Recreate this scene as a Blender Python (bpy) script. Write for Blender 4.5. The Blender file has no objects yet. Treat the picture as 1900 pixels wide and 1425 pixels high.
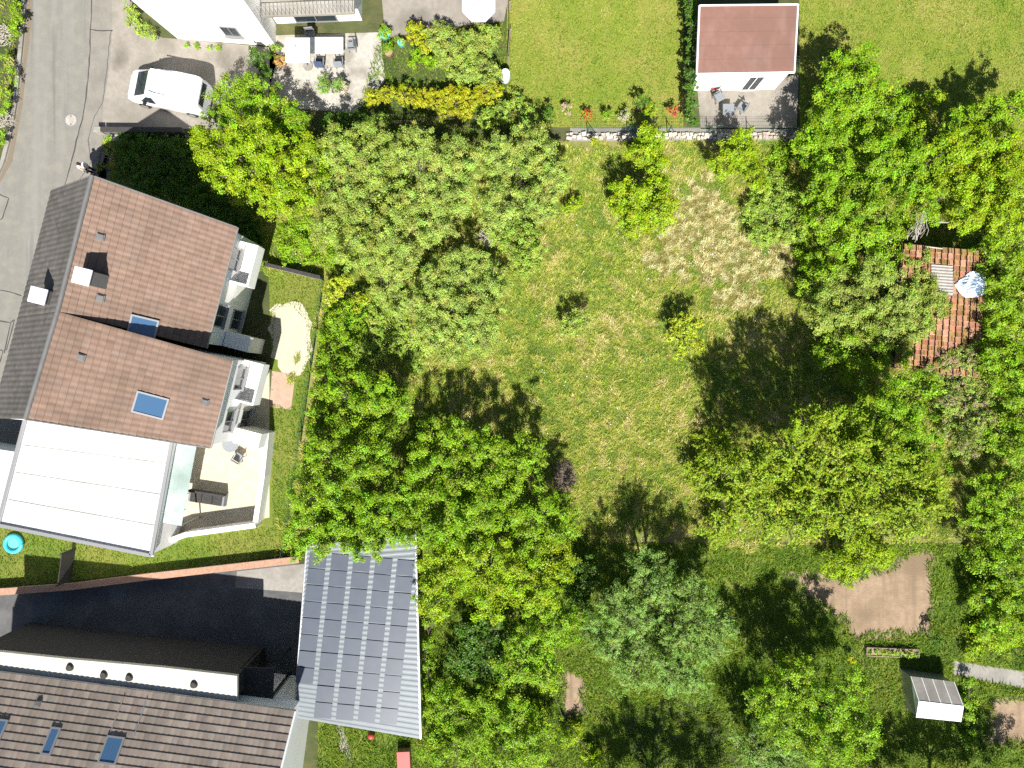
import bpy, math, random
import numpy as np
from mathutils import Vector, Matrix
R = math.radians
rng = np.random.default_rng(7)
random.seed(7)
S = bpy.context.scene
COL = S.collection

# ------------------------------------------------------------------ camera, sky, sun, exposure
H, F = 42.2, 1267.0            # drone height above the ground, focal length in photo pixels
cam = bpy.data.objects.new('camera', bpy.data.cameras.new('camera'))
COL.objects.link(cam)
cam.location = (0, 0, H)
cam.data.sensor_width = 36
cam.data.lens = 36 * F / 1900
cam.data.clip_end = 1000
S.camera = cam
SUN_DIR = Vector((0.06, -0.84, 1.0)).normalized()      # towards the sun
elev = math.asin(SUN_DIR.z)
w = bpy.data.worlds.new('World'); S.world = w; w.use_nodes = True
nt = w.node_tree
sky = nt.nodes.new('ShaderNodeTexSky'); sky.sky_type = 'NISHITA'; sky.sun_disc = False
sky.sun_elevation = elev
sky.sun_rotation = math.atan2(SUN_DIR.x, SUN_DIR.y)
bg = nt.nodes['Background']; bg.inputs['Strength'].default_value = 0.05
nt.links.new(sky.outputs[0], bg.inputs[0])
sl = bpy.data.lights.new('sun', 'SUN'); sl.energy = 5.0; sl.angle = R(0.53); sl.color = (1, .965, .91)
sun = bpy.data.objects.new('sun', sl); COL.objects.link(sun)
sun.location = (10, -60, 70)
sun.rotation_euler = (-SUN_DIR).to_track_quat('-Z', 'Y').to_euler()
S.view_settings.view_transform = 'Standard'
S.view_settings.look = 'None'
S.view_settings.exposure = 1.05
S.view_settings.gamma = 1
S.render.engine = 'CYCLES'
S.cycles.max_bounces = 6
S.cycles.diffuse_bounces = 3
S.cycles.transparent_max_bounces = 6
S.cycles.use_denoising = False
S.cycles.use_adaptive_sampling = True

# ------------------------------------------------------------------ helpers
def P(u, v, z=0.0):
    k = (H - z) / F
    return Vector(((u - 950) * k, -(v - 712.5) * k, z))

def lin(r, g, b):
    f = lambda c: c / 12.92 if c <= .04045 else ((c + .055) / 1.055) ** 2.4
    return (f(r / 255), f(g / 255), f(b / 255))

def mat(name, c1, c2=None, scale=3.0, rough=.8, bump=0.0, bscale=None, metal=0.0, c3=None, spec=.4, detail=6, tint=False, coat=0.0):
    m = bpy.data.materials.new(name); m.use_nodes = True
    n = m.node_tree; b = n.nodes['Principled BSDF']
    b.inputs['Roughness'].default_value = rough
    b.inputs['Metallic'].default_value = metal
    b.inputs['Specular IOR Level'].default_value = spec
    if coat: b.inputs['Coat Weight'].default_value = coat
    tc = n.nodes.new('ShaderNodeTexCoord')
    out = None
    if c2 is not None:
        nz = n.nodes.new('ShaderNodeTexNoise'); nz.inputs['Scale'].default_value = scale; nz.inputs['Detail'].default_value = detail
        nz.inputs['Roughness'].default_value = .65
        n.links.new(tc.outputs['Object'], nz.inputs['Vector'])
        rp = n.nodes.new('ShaderNodeValToRGB')
        rp.color_ramp.elements[0].position = .32; rp.color_ramp.elements[1].position = .68
        rp.color_ramp.elements[0].color = (*c1, 1); rp.color_ramp.elements[1].color = (*c2, 1)
        n.links.new(nz.outputs['Fac'], rp.inputs[0])
        out = rp.outputs[0]
        if c3 is not None:
            n2 = n.nodes.new('ShaderNodeTexNoise'); n2.inputs['Scale'].default_value = scale * .17; n2.inputs['Detail'].default_value = 5
            n.links.new(tc.outputs['Object'], n2.inputs['Vector'])
            r2 = n.nodes.new('ShaderNodeValToRGB'); r2.color_ramp.elements[0].position = .45; r2.color_ramp.elements[1].position = .66
            n.links.new(n2.outputs['Fac'], r2.inputs[0])
            mx = n.nodes.new('ShaderNodeMix'); mx.data_type = 'RGBA'
            n.links.new(r2.outputs[0], mx.inputs['Factor']); n.links.new(out, mx.inputs['A'])
            mx.inputs['B'].default_value = (*c3, 1)
            out = mx.outputs['Result']
    if tint:
        at = n.nodes.new('ShaderNodeAttribute'); at.attribute_name = 'tint'
        if out is None: out = at.outputs['Color']
        else:
            mu = n.nodes.new('ShaderNodeMix'); mu.data_type = 'RGBA'; mu.blend_type = 'MULTIPLY'; mu.inputs['Factor'].default_value = 1
            n.links.new(out, mu.inputs['A']); n.links.new(at.outputs['Color'], mu.inputs['B'])
            out = mu.outputs['Result']
    if out is not None: n.links.new(out, b.inputs['Base Color'])
    else: b.inputs['Base Color'].default_value = (*c1, 1)
    if bump:
        nb = n.nodes.new('ShaderNodeTexNoise'); nb.inputs['Scale'].default_value = bscale or scale * 6; nb.inputs['Detail'].default_value = 4
        n.links.new(tc.outputs['Object'], nb.inputs['Vector'])
        bp = n.nodes.new('ShaderNodeBump'); bp.inputs['Strength'].default_value = bump; bp.inputs['Distance'].default_value = .05
        n.links.new(nb.outputs['Fac'], bp.inputs['Height']); n.links.new(bp.outputs[0], b.inputs['Normal'])
    return m

def streaks(m, ang, c, sx=1.2, sy=.05, lo=.5, hi=.75):
    """wear that runs along a direction"""
    n = m.node_tree; b = n.nodes['Principled BSDF']; l = b.inputs['Base Color'].links[0]; src = l.from_socket
    tc = n.nodes.new('ShaderNodeTexCoord'); mp = n.nodes.new('ShaderNodeMapping'); mp.inputs['Rotation'].default_value = (0, 0, ang); mp.inputs['Scale'].default_value = (sx, sy, 1)
    n.links.new(tc.outputs['Object'], mp.inputs[0]); nz = n.nodes.new('ShaderNodeTexNoise'); nz.inputs['Scale'].default_value = 1; nz.inputs['Detail'].default_value = 5
    n.links.new(mp.outputs[0], nz.inputs['Vector']); r = n.nodes.new('ShaderNodeValToRGB'); r.color_ramp.elements[0].position = lo; r.color_ramp.elements[1].position = hi
    n.links.new(nz.outputs['Fac'], r.inputs[0]); mx = n.nodes.new('ShaderNodeMix'); mx.data_type = 'RGBA'
    n.links.new(r.outputs[0], mx.inputs['Factor']); n.links.new(src, mx.inputs['A']); mx.inputs['B'].default_value = (*c, 1); n.links.new(mx.outputs['Result'], b.inputs['Base Color'])

def leaf_mat(name, trans=.3, rough=.5):
    m = bpy.data.materials.new(name); m.use_nodes = True
    n = m.node_tree; b = n.nodes['Principled BSDF']; o = n.nodes['Material Output']
    at = n.nodes.new('ShaderNodeAttribute'); at.attribute_name = 'tint'
    b.inputs['Roughness'].default_value = rough; b.inputs['Specular IOR Level'].default_value = .22
    n.links.new(at.outputs['Color'], b.inputs['Base Color'])
    t = n.nodes.new('ShaderNodeBsdfTranslucent')
    hs = n.nodes.new('ShaderNodeHueSaturation'); hs.inputs['Saturation'].default_value = 1.1; hs.inputs['Value'].default_value = 1.2
    n.links.new(at.outputs['Color'], hs.inputs['Color']); n.links.new(hs.outputs[0], t.inputs['Color'])
    mx = n.nodes.new('ShaderNodeMixShader'); mx.inputs[0].default_value = trans
    n.links.new(b.outputs[0], mx.inputs[1]); n.links.new(t.outputs[0], mx.inputs[2]); n.links.new(mx.outputs[0], o.inputs['Surface'])
    return m

def link(o, parent=None):
    COL.objects.link(o)
    if parent is not None:
        o.parent = parent
        if parent.type == 'EMPTY':
            o.matrix_parent_inverse = Matrix.Translation(-parent.location)
    return o

def tag(o, label=None, cat=None, group=None, kind=None):
    if label: o['label'] = label
    if cat: o['category'] = cat
    if group: o['group'] = group
    if kind: o['kind'] = kind
    return o

def thing(name, label, cat, loc, group=None):
    o = bpy.data.objects.new(name, None); o.empty_display_size = .3
    o.location = loc; COL.objects.link(o)
    return tag(o, label, cat, group)

def np_mesh(name, V, Fc, m, parent=None, tint=None, smooth=False):
    me = bpy.data.meshes.new(name)
    V = np.asarray(V, np.float32); Fc = np.asarray(Fc, np.int32); k = Fc.shape[1]
    me.vertices.add(len(V)); me.vertices.foreach_set('co', V.ravel())
    me.loops.add(Fc.size); me.loops.foreach_set('vertex_index', Fc.ravel())
    me.polygons.add(len(Fc)); me.polygons.foreach_set('loop_start', np.arange(0, Fc.size, k, dtype=np.int32))
    me.update(calc_edges=True)
    if tint is not None:
        a = me.attributes.new('tint', 'FLOAT_COLOR', 'FACE')
        t = np.ones((len(Fc), 4), np.float32); t[:, :3] = tint
        a.data.foreach_set('color', t.ravel())
    me.materials.append(m)
    if smooth: me.polygons.foreach_set('use_smooth', np.ones(len(Fc), bool))
    o = bpy.data.objects.new(name, me)
    return link(o, parent)

class MB:
    def __init__(s): s.v = []; s.f = []
    def poly(s, pts):
        n = len(s.v); s.v += [tuple(p) for p in pts]; s.f.append(list(range(n, n + len(pts)))); return s
    def obox(s, c, ax, ay, az, d):
        c = Vector(c); ax, ay, az = [Vector(a).normalized() for a in (ax, ay, az)]
        n = len(s.v)
        for k in (-.5, .5):
            for i, j in ((-.5, -.5), (.5, -.5), (.5, .5), (-.5, .5)):
                s.v.append(tuple(c + ax * d[0] * i + ay * d[1] * j + az * d[2] * k))
        for f in ((0, 3, 2, 1), (4, 5, 6, 7), (0, 1, 5, 4), (1, 2, 6, 5), (2, 3, 7, 6), (3, 0, 4, 7)): s.f.append([n + q for q in f])
        return s
    def box(s, c, d, rz=0):
        return s.obox(c, (math.cos(rz), math.sin(rz), 0), (-math.sin(rz), math.cos(rz), 0), (0, 0, 1), d)
    def prism(s, pts, z0, z1):
        n = len(s.v); k = len(pts)
        a = sum(pts[i][0] * pts[(i + 1) % k][1] - pts[(i + 1) % k][0] * pts[i][1] for i in range(k))
        if a < 0: pts = pts[::-1]
        s.v += [(p[0], p[1], z0) for p in pts] + [(p[0], p[1], z1) for p in pts]
        s.f.append([n + i for i in range(k)][::-1]); s.f.append([n + k + i for i in range(k)])
        for i in range(k):
            j = (i + 1) % k; s.f.append([n + i, n + j, n + k + j, n + k + i])
        return s
    def tube(s, path, rad, sides=8, cap=True):
        path = [Vector(p) for p in path]
        if not hasattr(rad, '__len__'): rad = [rad] * len(path)
        rings = []
        for i, p in enumerate(path):
            t = (path[min(i + 1, len(path) - 1)] - path[max(i - 1, 0)]).normalized()
            up = Vector((0, 0, 1)) if abs(t.z) < .9 else Vector((1, 0, 0))
            x = t.cross(up).normalized(); y = x.cross(t)
            n = len(s.v)
            for k in range(sides):
                a = 2 * math.pi * k / sides
                s.v.append(tuple(p + (x * math.cos(a) + y * math.sin(a)) * rad[i]))
            rings.append(n)
        for a, b in zip(rings, rings[1:]):
            for k in range(sides):
                q = (k + 1) % sides; s.f.append([a + k, b + k, b + q, a + q])
        if cap:
            s.f.append([rings[0] + k for k in range(sides)]); s.f.append([rings[-1] + k for k in range(sides)][::-1])
        return s
    def wall(s, pts, th, z0, z1):
        """a wall of thickness th along a polyline of xy points, mitred"""
        L, Rr = [], []
        for i, p in enumerate(pts):
            p = Vector(p[:2]); a = Vector(pts[max(i - 1, 0)][:2]); b = Vector(pts[min(i + 1, len(pts) - 1)][:2])
            t = (b - a).normalized(); nn = Vector((-t.y, t.x)) * th / 2
            L.append(p + nn); Rr.append(p - nn)
        return s.prism(L + Rr[::-1], z0, z1)
    def ball(s, c, r, seg=12, rings=8):
        n = len(s.v); c = Vector(c); r = r if hasattr(r, '__len__') else (r, r, r)
        for i in range(1, rings):
            t = math.pi * i / rings
            for k in range(seg):
                a = 2 * math.pi * k / seg
                s.v.append((c.x + r[0] * math.sin(t) * math.cos(a), c.y + r[1] * math.sin(t) * math.sin(a), c.z + r[2] * math.cos(t)))
        top = len(s.v); s.v.append((c.x, c.y, c.z + r[2])); bot = len(s.v); s.v.append((c.x, c.y, c.z - r[2]))
        for i in range(rings - 2):
            for k in range(seg):
                q = (k + 1) % seg; s.f.append([n + i * seg + k, n + (i + 1) * seg + k, n + (i + 1) * seg + q, n + i * seg + q])
        for k in range(seg):
            q = (k + 1) % seg; s.f.append([top, n + k, n + q]); s.f.append([bot, n + (rings - 2) * seg + q, n + (rings - 2) * seg + k])
        return s
    def build(s, name, m, parent=None, bevel=0, smooth=False):
        me = bpy.data.meshes.new(name); me.from_pydata(s.v, [], s.f); me.update()
        me.materials.append(m)
        if smooth: me.polygons.foreach_set('use_smooth', np.ones(len(me.polygons), bool))
        o = bpy.data.objects.new(name, me); link(o, parent)
        if bevel:
            b = o.modifiers.new('bevel', 'BEVEL'); b.width = bevel; b.segments = 2; b.limit_method = 'ANGLE'
        return o

def px(*pts, z=0): return [P(u, v, z) for u, v in pts]

def children(o): return [c for c in bpy.data.objects if c.parent == o]
def copy_tree(o, dloc=None, rz=None, parent=None):
    c = o.copy(); COL.objects.link(c)
    if parent is not None: c.parent = parent
    for ch in children(o): copy_tree(ch, parent=c)
    if dloc is not None: c.location = dloc
    if rz is not None: c.rotation_euler.z = rz
    return c

def snoise(x, y, seed, scale, n=7):
    r = np.random.default_rng(seed); o = np.zeros_like(x)
    for i in range(n):
        a = r.uniform(0, 2 * np.pi); k = r.uniform(.6, 1.8) * 2 * np.pi / scale
        o += np.sin(k * (np.cos(a) * x + np.sin(a) * y) + r.uniform(0, 6.28) + 1.3 * np.sin(.6 * k * (np.sin(a) * x - np.cos(a) * y) + r.uniform(0, 6.28)))
    return o / np.sqrt(n * .5)

def inside(x, y, poly):
    c = np.zeros(len(x), bool); n = len(poly)
    for i in range(n):
        x0, y0 = poly[i][:2]; x1, y1 = poly[(i + 1) % n][:2]
        if y0 == y1: continue
        k = ((y0 > y) != (y1 > y)) & (x < (x1 - x0) * (y - y0) / (y1 - y0) + x0)
        c ^= k
    return c

# ------------------------------------------------------------------ materials
M = dict(
    ground=mat('ground_soil', (.045, .06, .018), (.10, .095, .035), 1.2, .95, .5, 8, c3=(.035, .05, .012)),
    meadow=mat('meadow_floor', (0.09315, 0.1346, 0.02236), (0.1863, 0.1863, 0.04471), 2.2, .95, .6, 12, c3=(0.2277, 0.1966, 0.06707)),
    lawn=mat('mown_lawn', (0.1254, 0.1724, 0.01469), (0.196, 0.2078, 0.02645), 1.6, .95, .5, 22, c3=(0.2351, 0.2117, 0.04702)),
    darklawn=mat('garden_lawn', (0.0756, 0.126, 0.01134), (0.1344, 0.168, 0.0189), 1.4, .95, .5, 20, c3=(0.168, 0.168, 0.0315)),
    asphalt=mat('worn_asphalt', (0.1574, 0.1523, 0.1331), (0.1879, 0.1807, 0.1563), 9, .9, .15, 90, c3=(0.203, 0.1908, 0.1592), detail=10),
    asphalt2=mat('patched_asphalt', (0.1857, 0.1726, 0.146), (0.2157, 0.2007, 0.1703), 7, .9, .15, 90, c3=(0.1655, 0.1556, 0.1362), detail=10),
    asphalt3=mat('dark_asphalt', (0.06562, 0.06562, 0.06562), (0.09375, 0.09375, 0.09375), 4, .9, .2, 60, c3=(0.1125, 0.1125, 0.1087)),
    tar=mat('tar_joint', (.035, .032, .03), (.07, .065, .06), 20, .8),
    dust=mat('gutter_dust', (0.1875, 0.1425, 0.09), (0.1425, 0.1237, 0.0975), 6, .95, .2, 50),
    concrete=mat('concrete', (0.2242, 0.2108, 0.1839), (0.287, 0.2691, 0.2377), 4, .9, .15, 50, c3=(0.1884, 0.1749, 0.1525)),
    paleconc=mat('pale_stone', (0.323, 0.2975, 0.255), (0.425, 0.3995, 0.357), 5, .9, .2, 40, c3=(0.2295, 0.2125, 0.1785)),
    stone=mat('broken_stone', (.42, .37, .31), (.60, .55, .49), 9, .9, .3, 40, c3=(.30, .24, .18)),
    paving=mat('drive_paving', (0.2184, 0.1932, 0.1596), (0.2772, 0.252, 0.2184), 3, .9, .1, 40, c3=(0.1848, 0.168, 0.1386)),
    cream=mat('cream_paving', (0.4, 0.352, 0.256), (0.48, 0.432, 0.328), 2, .9, .1, 30),
    pinkpav=mat('pink_paving', (0.336, 0.224, 0.16), (0.4, 0.288, 0.216), 3, .9, .1, 30),
    soil=mat('dry_soil', (0.2106, 0.1482, 0.0936), (0.312, 0.2262, 0.1482), 2.0, .95, .6, 12, c3=(0.1794, 0.1287, 0.078)),
    render=mat('white_render', (.78, .77, .74), (.83, .82, .79), 1.5, .85, .05, 60),
    creamw=mat('cream_render', (0.4356, 0.4118, 0.3485), (0.491, 0.4673, 0.4039), 1.5, .85, .05, 60),
    greyw=mat('grey_render', (0.112, 0.112, 0.1085), (0.14, 0.14, 0.1365), 2, .85),
    whitemem=mat('white_membrane', (0.51, 0.5185, 0.527), (0.646, 0.646, 0.646), 1.5, .6, .05, 20, c3=(0.425, 0.425, 0.408)),
    white=mat('white_paint', (.80, .80, .80), rough=.4),
    carwhite=mat('car_white', (.78, .79, .80), rough=.25, spec=.5, coat=.6),
    glass=mat('dark_glass', (.02, .03, .04), rough=.06, spec=.8),
    glassblue=mat('skylight_glass', (.05, .11, .20), rough=.08, spec=.9),
    rubber=mat('rubber', (.015, .015, .015), rough=.8),
    metal=mat('galvanised_metal', (.42, .43, .44), (.52, .53, .54), 8, .38, metal=.8),
    capmetal=mat('chimney_cap_metal', (.50, .54, .60), (.60, .64, .70), 5, .5),
    darkmetal=mat('dark_iron', (.03, .03, .032), rough=.5, metal=.3),
    greenmetal=mat('green_coated_steel', (.02, .09, .05), rough=.5),
    alu=mat('grey_gutter', (.30, .30, .30), rough=.4, metal=.4),
    tile=mat('brown_tile', (.88, .88, .88), (1.12, 1.12, 1.12), 2.5, .75, .1, 60, c3=(.80, .82, .80), tint=True, spec=.3),
    clay=mat('orange_clay_tile', (.8, .8, .8), (1.15, 1.15, 1.1), 9, .85, .3, 40, c3=(.75, .78, .5), tint=True, spec=.2),
    bitumen=mat('red_felt', (0.189, 0.09765, 0.07245), (0.2173, 0.1166, 0.0882), 3, .9, .1, 40, c3=(0.1701, 0.0945, 0.07245)),
    corr=mat('corrugated_sheet', (0.24, 0.222, 0.198), (0.312, 0.294, 0.27), 5, .7, .1, 30),
    canopyglass=mat('wired_glass', (.30, .36, .34), (.42, .47, .45), 2, .15, spec=.7, c3=(.22, .28, .25)),
    tarp=mat('blue_white_tarpaulin', (.50, .60, .72), (.84, .88, .93), 1.6, .45, c3=(.22, .36, .52), detail=4),
    pv=mat('solar_cell', (.058, .070, .092), (.07, .082, .105), 1.2, .32, spec=.5),
    sheet=mat('carport_sheet', (0.1179, 0.1375, 0.1515), (0.1404, 0.1572, 0.1684), 2, .5, metal=.1),
    timber=mat('weathered_timber', (.17, .13, .09), (.26, .21, .16), 6, .9, .2, 30),
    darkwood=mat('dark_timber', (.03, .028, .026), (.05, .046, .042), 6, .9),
    bark=mat('bark', (.07, .055, .04), (.14, .115, .09), 10, .95, .5, 30),
    deadwood=mat('dead_wood', (.34, .30, .25), (.48, .44, .38), 8, .9),
    brick=mat('terracotta_coping', (0.3, 0.165, 0.105), (0.39, 0.2475, 0.1725), 5, .9, .2, 30),
    cloth=mat('cream_cloth', (.72, .68, .58), (.80, .77, .68), 3, .9),
    bluecl=mat('navy_cloth', (.04, .06, .12), (.06, .085, .15), 6, .9),
    greycl=mat('grey_wicker', (.15, .165, .18), (.23, .245, .26), 20, .9),
    pink=mat('pale_pink_cloth', (.74, .58, .60), (.82, .70, .70), 3, .9),
    red=mat('red_plastic', (.38, .05, .04), rough=.5),
    turq=mat('turquoise_plastic', (.12, .45, .42), rough=.45),
    cyan=mat('cyan_plastic', (.05, .42, .52), rough=.45),
    poly=mat('polycarbonate', (.62, .66, .64), (.72, .76, .75), 3, .3, spec=.6),
    skin=mat('skin', (.48, .30, .22), rough=.55),
    hair=mat('dark_hair', (.022, .012, .010), rough=.5),
    shirt=mat('white_shirt', (.80, .78, .79), (.72, .70, .72), 9, .9),
    trousers=mat('black_trousers', (.018, .018, .025), (.03, .03, .04), 12, .9),
    leaf=leaf_mat('leaf', .24, .42),
    blade=leaf_mat('grass_blade', .25, .7),
    petal=mat('white_petal', (.75, .74, .68), rough=.8),
)

streaks(M['soil'], 0, (.17, .12, .08), 2.6, .15, .5, .75)
streaks(M['bitumen'], R(88), (.24, .15, .125), 1.2, .5, .5, .8)
streaks(M['asphalt'], R(14), (.215, .208, .19))
streaks(M['asphalt'], R(10), (.115, .112, .104), 2.2, .12, .58, .8)
streaks(M['asphalt2'], R(12), (.15, .14, .125), 1.5, .4, .55, .8)
streaks(M['paving'], R(20), (.13, .115, .095), .5, .35, .55, .75)
# ------------------------------------------------------------------ the ground
def ragged(pts, amp=5, step=9):
    o = []; r = random.Random(len(pts) * 7 + int(pts[0][0]))
    for i, a in enumerate(pts):
        b = pts[(i + 1) % len(pts)]; L = math.hypot(b[0] - a[0], b[1] - a[1]); n = max(1, int(L / step))
        for q in range(n): f = q / n; o.append((a[0] + (b[0] - a[0]) * f + r.uniform(-amp, amp), a[1] + (b[1] - a[1]) * f + r.uniform(-amp, amp)))
    return o
def sheet(name, pts, m, lvl, label=None):
    if name in ('soil_bed', 'bare_patch', 'sand_patch'): pts = ragged(pts)
    """a flat ground sheet from photo points, lvl * 4 mm above the ground"""
    o = MB().poly([(p.x, p.y, lvl * .004) for p in px(*pts)]).build(name, m)
    if o.data.polygons[0].normal.z < 0: o.data.flip_normals()
    return tag(o, label, None, None, 'structure')

o = MB().poly([(-220, -220, 0), (220, -220, 0), (220, 220, 0), (-220, 220, 0)]).build('ground', M['ground']); tag(o, kind='structure')
MEADOW = [(205, 262), (1060, 262), (1900, 262), (2300, 262), (2300, 1008), (1900, 1008), (1060, 1008), (780, 1008), (528, 1030), (575, 690), (600, 517), (497, 492), (455, 500), (180, 330)]
sheet('meadow_ground', MEADOW, M['meadow'], 1)
LAWN1 = [(948, -260), (1268, -260), (1268, 236), (940, 236), (940, 60)]
LAWN2 = [(1482, -260), (2300, -260), (2300, 264), (1484, 264)]
LAWN3 = [(498, 498), (602, 520), (577, 690), (530, 1030), (420, 1046), (0, 1092), (-300, 1110), (-300, 930), (270, 1000), (300, 985), (480, 960), (505, 700)]
LAWN4 = [(780, 1009), (2300, 1009), (2300, 1800), (590, 1800), (590, 1340), (780, 1340)]
sheet('lawn', LAWN1, M['lawn'], 1); sheet('lawn', LAWN2, M['lawn'], 1)
sheet('lawn', LAWN3, M['darklawn'], 1); sheet('garden_lawn', LAWN4, M['darklawn'], 1)

# the road, its footway and joints
KERB = [(62, -300), (55, -60), (50, 0), (46, 60), (40, 120), (33, 190), (24, 245), (10, 300), (-12, 350), (-45, 420), (-80, 520), (-130, 700), (-180, 900)]
CRACK = [(176, -300), (172, -60), (170, 0), (168, 55), (167, 100), (164, 140), (160, 175), (155, 214), (147, 240), (140, 270), (132, 305), (122, 340), (104, 400), (82, 470), (58, 545), (30, 640), (0, 740), (-40, 900)]
sheet('road', KERB + CRACK[::-1], M['asphalt'], 1)
sheet('footway', CRACK + [(20, 900), (60, 740), (100, 600), (140, 480), (180, 360), (206, 330), (206, 262), (190, 240), (192, 190), (203, 130), (208, 60), (214, 0), (218, -300)], M['asphalt2'], 1)
sheet('gutter', [(a + 2, b) for a, b in KERB] + [(a + 10 + 4 * math.sin(b * .05), b) for a, b in KERB[::-1]], M['dust'], 2)
def strip(name, pts, wd, m, lvl):
    mb = MB(); pts = px(*pts)
    L, Rr = [], []
    for i, p in enumerate(pts):
        a = pts[max(i - 1, 0)]; b = pts[min(i + 1, len(pts) - 1)]
        t = (b - a).normalized(); nn = Vector((-t.y, t.x, 0)) * wd * .5 * random.uniform(.6, 1.3)
        L.append(p + nn); Rr.append(p - nn)
    for i in range(len(pts) - 1):
        q = [Rr[i], Rr[i + 1], L[i + 1], L[i]]
        mb.poly([(p.x, p.y, lvl * .004) for p in q])
    o = mb.build(name, m)
    if o.data.polygons[0].normal.z < 0: o.data.flip_normals()
    return tag(o, kind='structure')
def wob(pts, n=6, a=1.0):
    o = []
    for (u0, v0), (u1, v1) in zip(pts, pts[1:]):
        for i in range(n):
            t = i / n; o.append((u0 + (u1 - u0) * t + random.uniform(-a, a), v0 + (v1 - v0) * t + random.uniform(-a, a)))
    return o + [pts[-1]]
strip('road_joint', wob(CRACK, 4, .7), .07, M['tar'], 3)
for q in ([(168, 55), (184, 57)], [(184, 57), (210, 57)], [(0, 361), (16, 368), (5, 405), (1, 408)], [(-10, 537), (20, 542), (40, 549)], [(-10, 594), (20, 599), (8, 655)], [(20, 599), (27, 593), (12, 650)], [(-5, 648), (6, 651), (0, 672)]):
    strip('road_joint', wob(q, 3, .4), .06, M['tar'], 3)
strip('footway_patch_edge', wob([(206, 57), (201, 100), (196, 150), (190, 190), (176, 216), (164, 260), (170, 300), (140, 345)], 4, 1), .05, M['asphalt3'], 3)
# kerb along the far edge of the road
kb = MB()
kk = px(*KERB)
for a, b in zip(kk, kk[1:]):
    n = max(1, int((b - a).length / 1.0))
    for i in range(n):
        p = a + (b - a) * (i + .5) / n; d = (b - a); L = d.length / n - .02
        nrm = Vector((-d.y, d.x, 0)).normalized()
        if nrm.x > 0: nrm = -nrm
        kb.obox(p + nrm * .12 + Vector((0, 0, .06)), d, nrm, (0, 0, 1), (L, .24, .12))
tag(kb.build('kerb', M['concrete'], bevel=.015), kind='structure')
vb = [(a - 14, b) for a, b in KERB]
sheet('verge', [(-300, -300)] + vb + [(-300, 900)], M['ground'], 1)

# manhole
c = P(132, 223, 0)
t = thing('manhole_cover', 'round pale concrete manhole cover set in the asphalt road', 'manhole', c)
def disc(mb, c, r, z0, z1, n=32): return mb.prism([(c[0] + r * math.cos(2 * math.pi * i / n), c[1] + r * math.sin(2 * math.pi * i / n)) for i in range(n)], z0, z1)
disc(MB(), c, .40, .002, .016).build('rim', M['alu'], t)
disc(MB(), c, .335, .004, .022).build('lid', M['paleconc'], t)
for dy in (-.25, .25): disc(MB(), (c.x, c.y + dy), .04, .004, .025, 12).build('lifting_hole', M['darkmetal'], t)

# drive, terraces, yards
sheet('driveway', [(208, 0), (208, 60), (203, 130), (192, 190), (190, 239), (480, 239), (520, 90), (420, 80), (300, 70), (250, 40), (236, -60), (216, -60)], M['paving'], 2)
sheet('terrace', [(500, 66), (705, 60), (715, 150), (660, 210), (530, 200), (500, 150)], M['paleconc'], 2)
sheet('terrace', [(705, -40), (950, -40), (935, 40), (860, 48), (715, 70)], M['paving'], 2)
sheet('patio', [(1292, 140), (1482, 140), (1478, 239), (1300, 239)], M['paving'], 2)
sheet('boundary_strip', [(1058, 237), (1485, 237), (1485, 262), (1058, 262)], M['concrete'], 2)
sheet('sand_patch', [(503, 572), (512, 562), (530, 560), (545, 556), (560, 566), (572, 580), (579, 600), (576, 625), (581, 650), (572, 676), (560, 700), (540, 694), (520, 690), (506, 660), (500, 620)], M['cream'], 2)
sheet('pink_path', [(505, 688), (548, 695), (540, 760), (500, 755)], M['pinkpav'], 3)
sheet('terrace', [(320, 828), (440, 800), (500, 690), (500, 960), (300, 1000)], M['cream'], 2)
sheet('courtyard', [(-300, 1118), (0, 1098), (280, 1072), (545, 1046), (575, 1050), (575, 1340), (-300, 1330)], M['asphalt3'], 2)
sheet('courtyard_paving', [(440, 1060), (566, 1046), (566, 1100), (436, 1090)], M['concrete'], 3)
sheet('soil_bed', [(1450, 1064), (1490, 1058), (1560, 1075), (1650, 1050), (1690, 1018), (1733, 1020), (1727, 1178), (1590, 1190), (1530, 1130), (1470, 1110)], M['soil'], 2)
sheet('path', [(1768, 1226), (1830, 1236), (1900, 1246), (2100, 1270), (2100, 1300), (1900, 1276), (1770, 1252)], M['concrete'], 2)
sheet('soil_bed', [(1832, 1296), (1930, 1290), (1930, 1384), (1830, 1384)], M['soil'], 2)
sheet('bare_patch', [(1040, 1240), (1085, 1250), (1092, 1330), (1045, 1335)], M['soil'], 2)
sheet('bare_patch', [(1140, 1310), (1330, 1300), (1380, 1425), (1180, 1425)], M['ground'], 2)
sheet('garden_path', [(622, 1345), (636, 1345), (662, 1440), (642, 1440)], M['paving'], 2)

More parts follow.
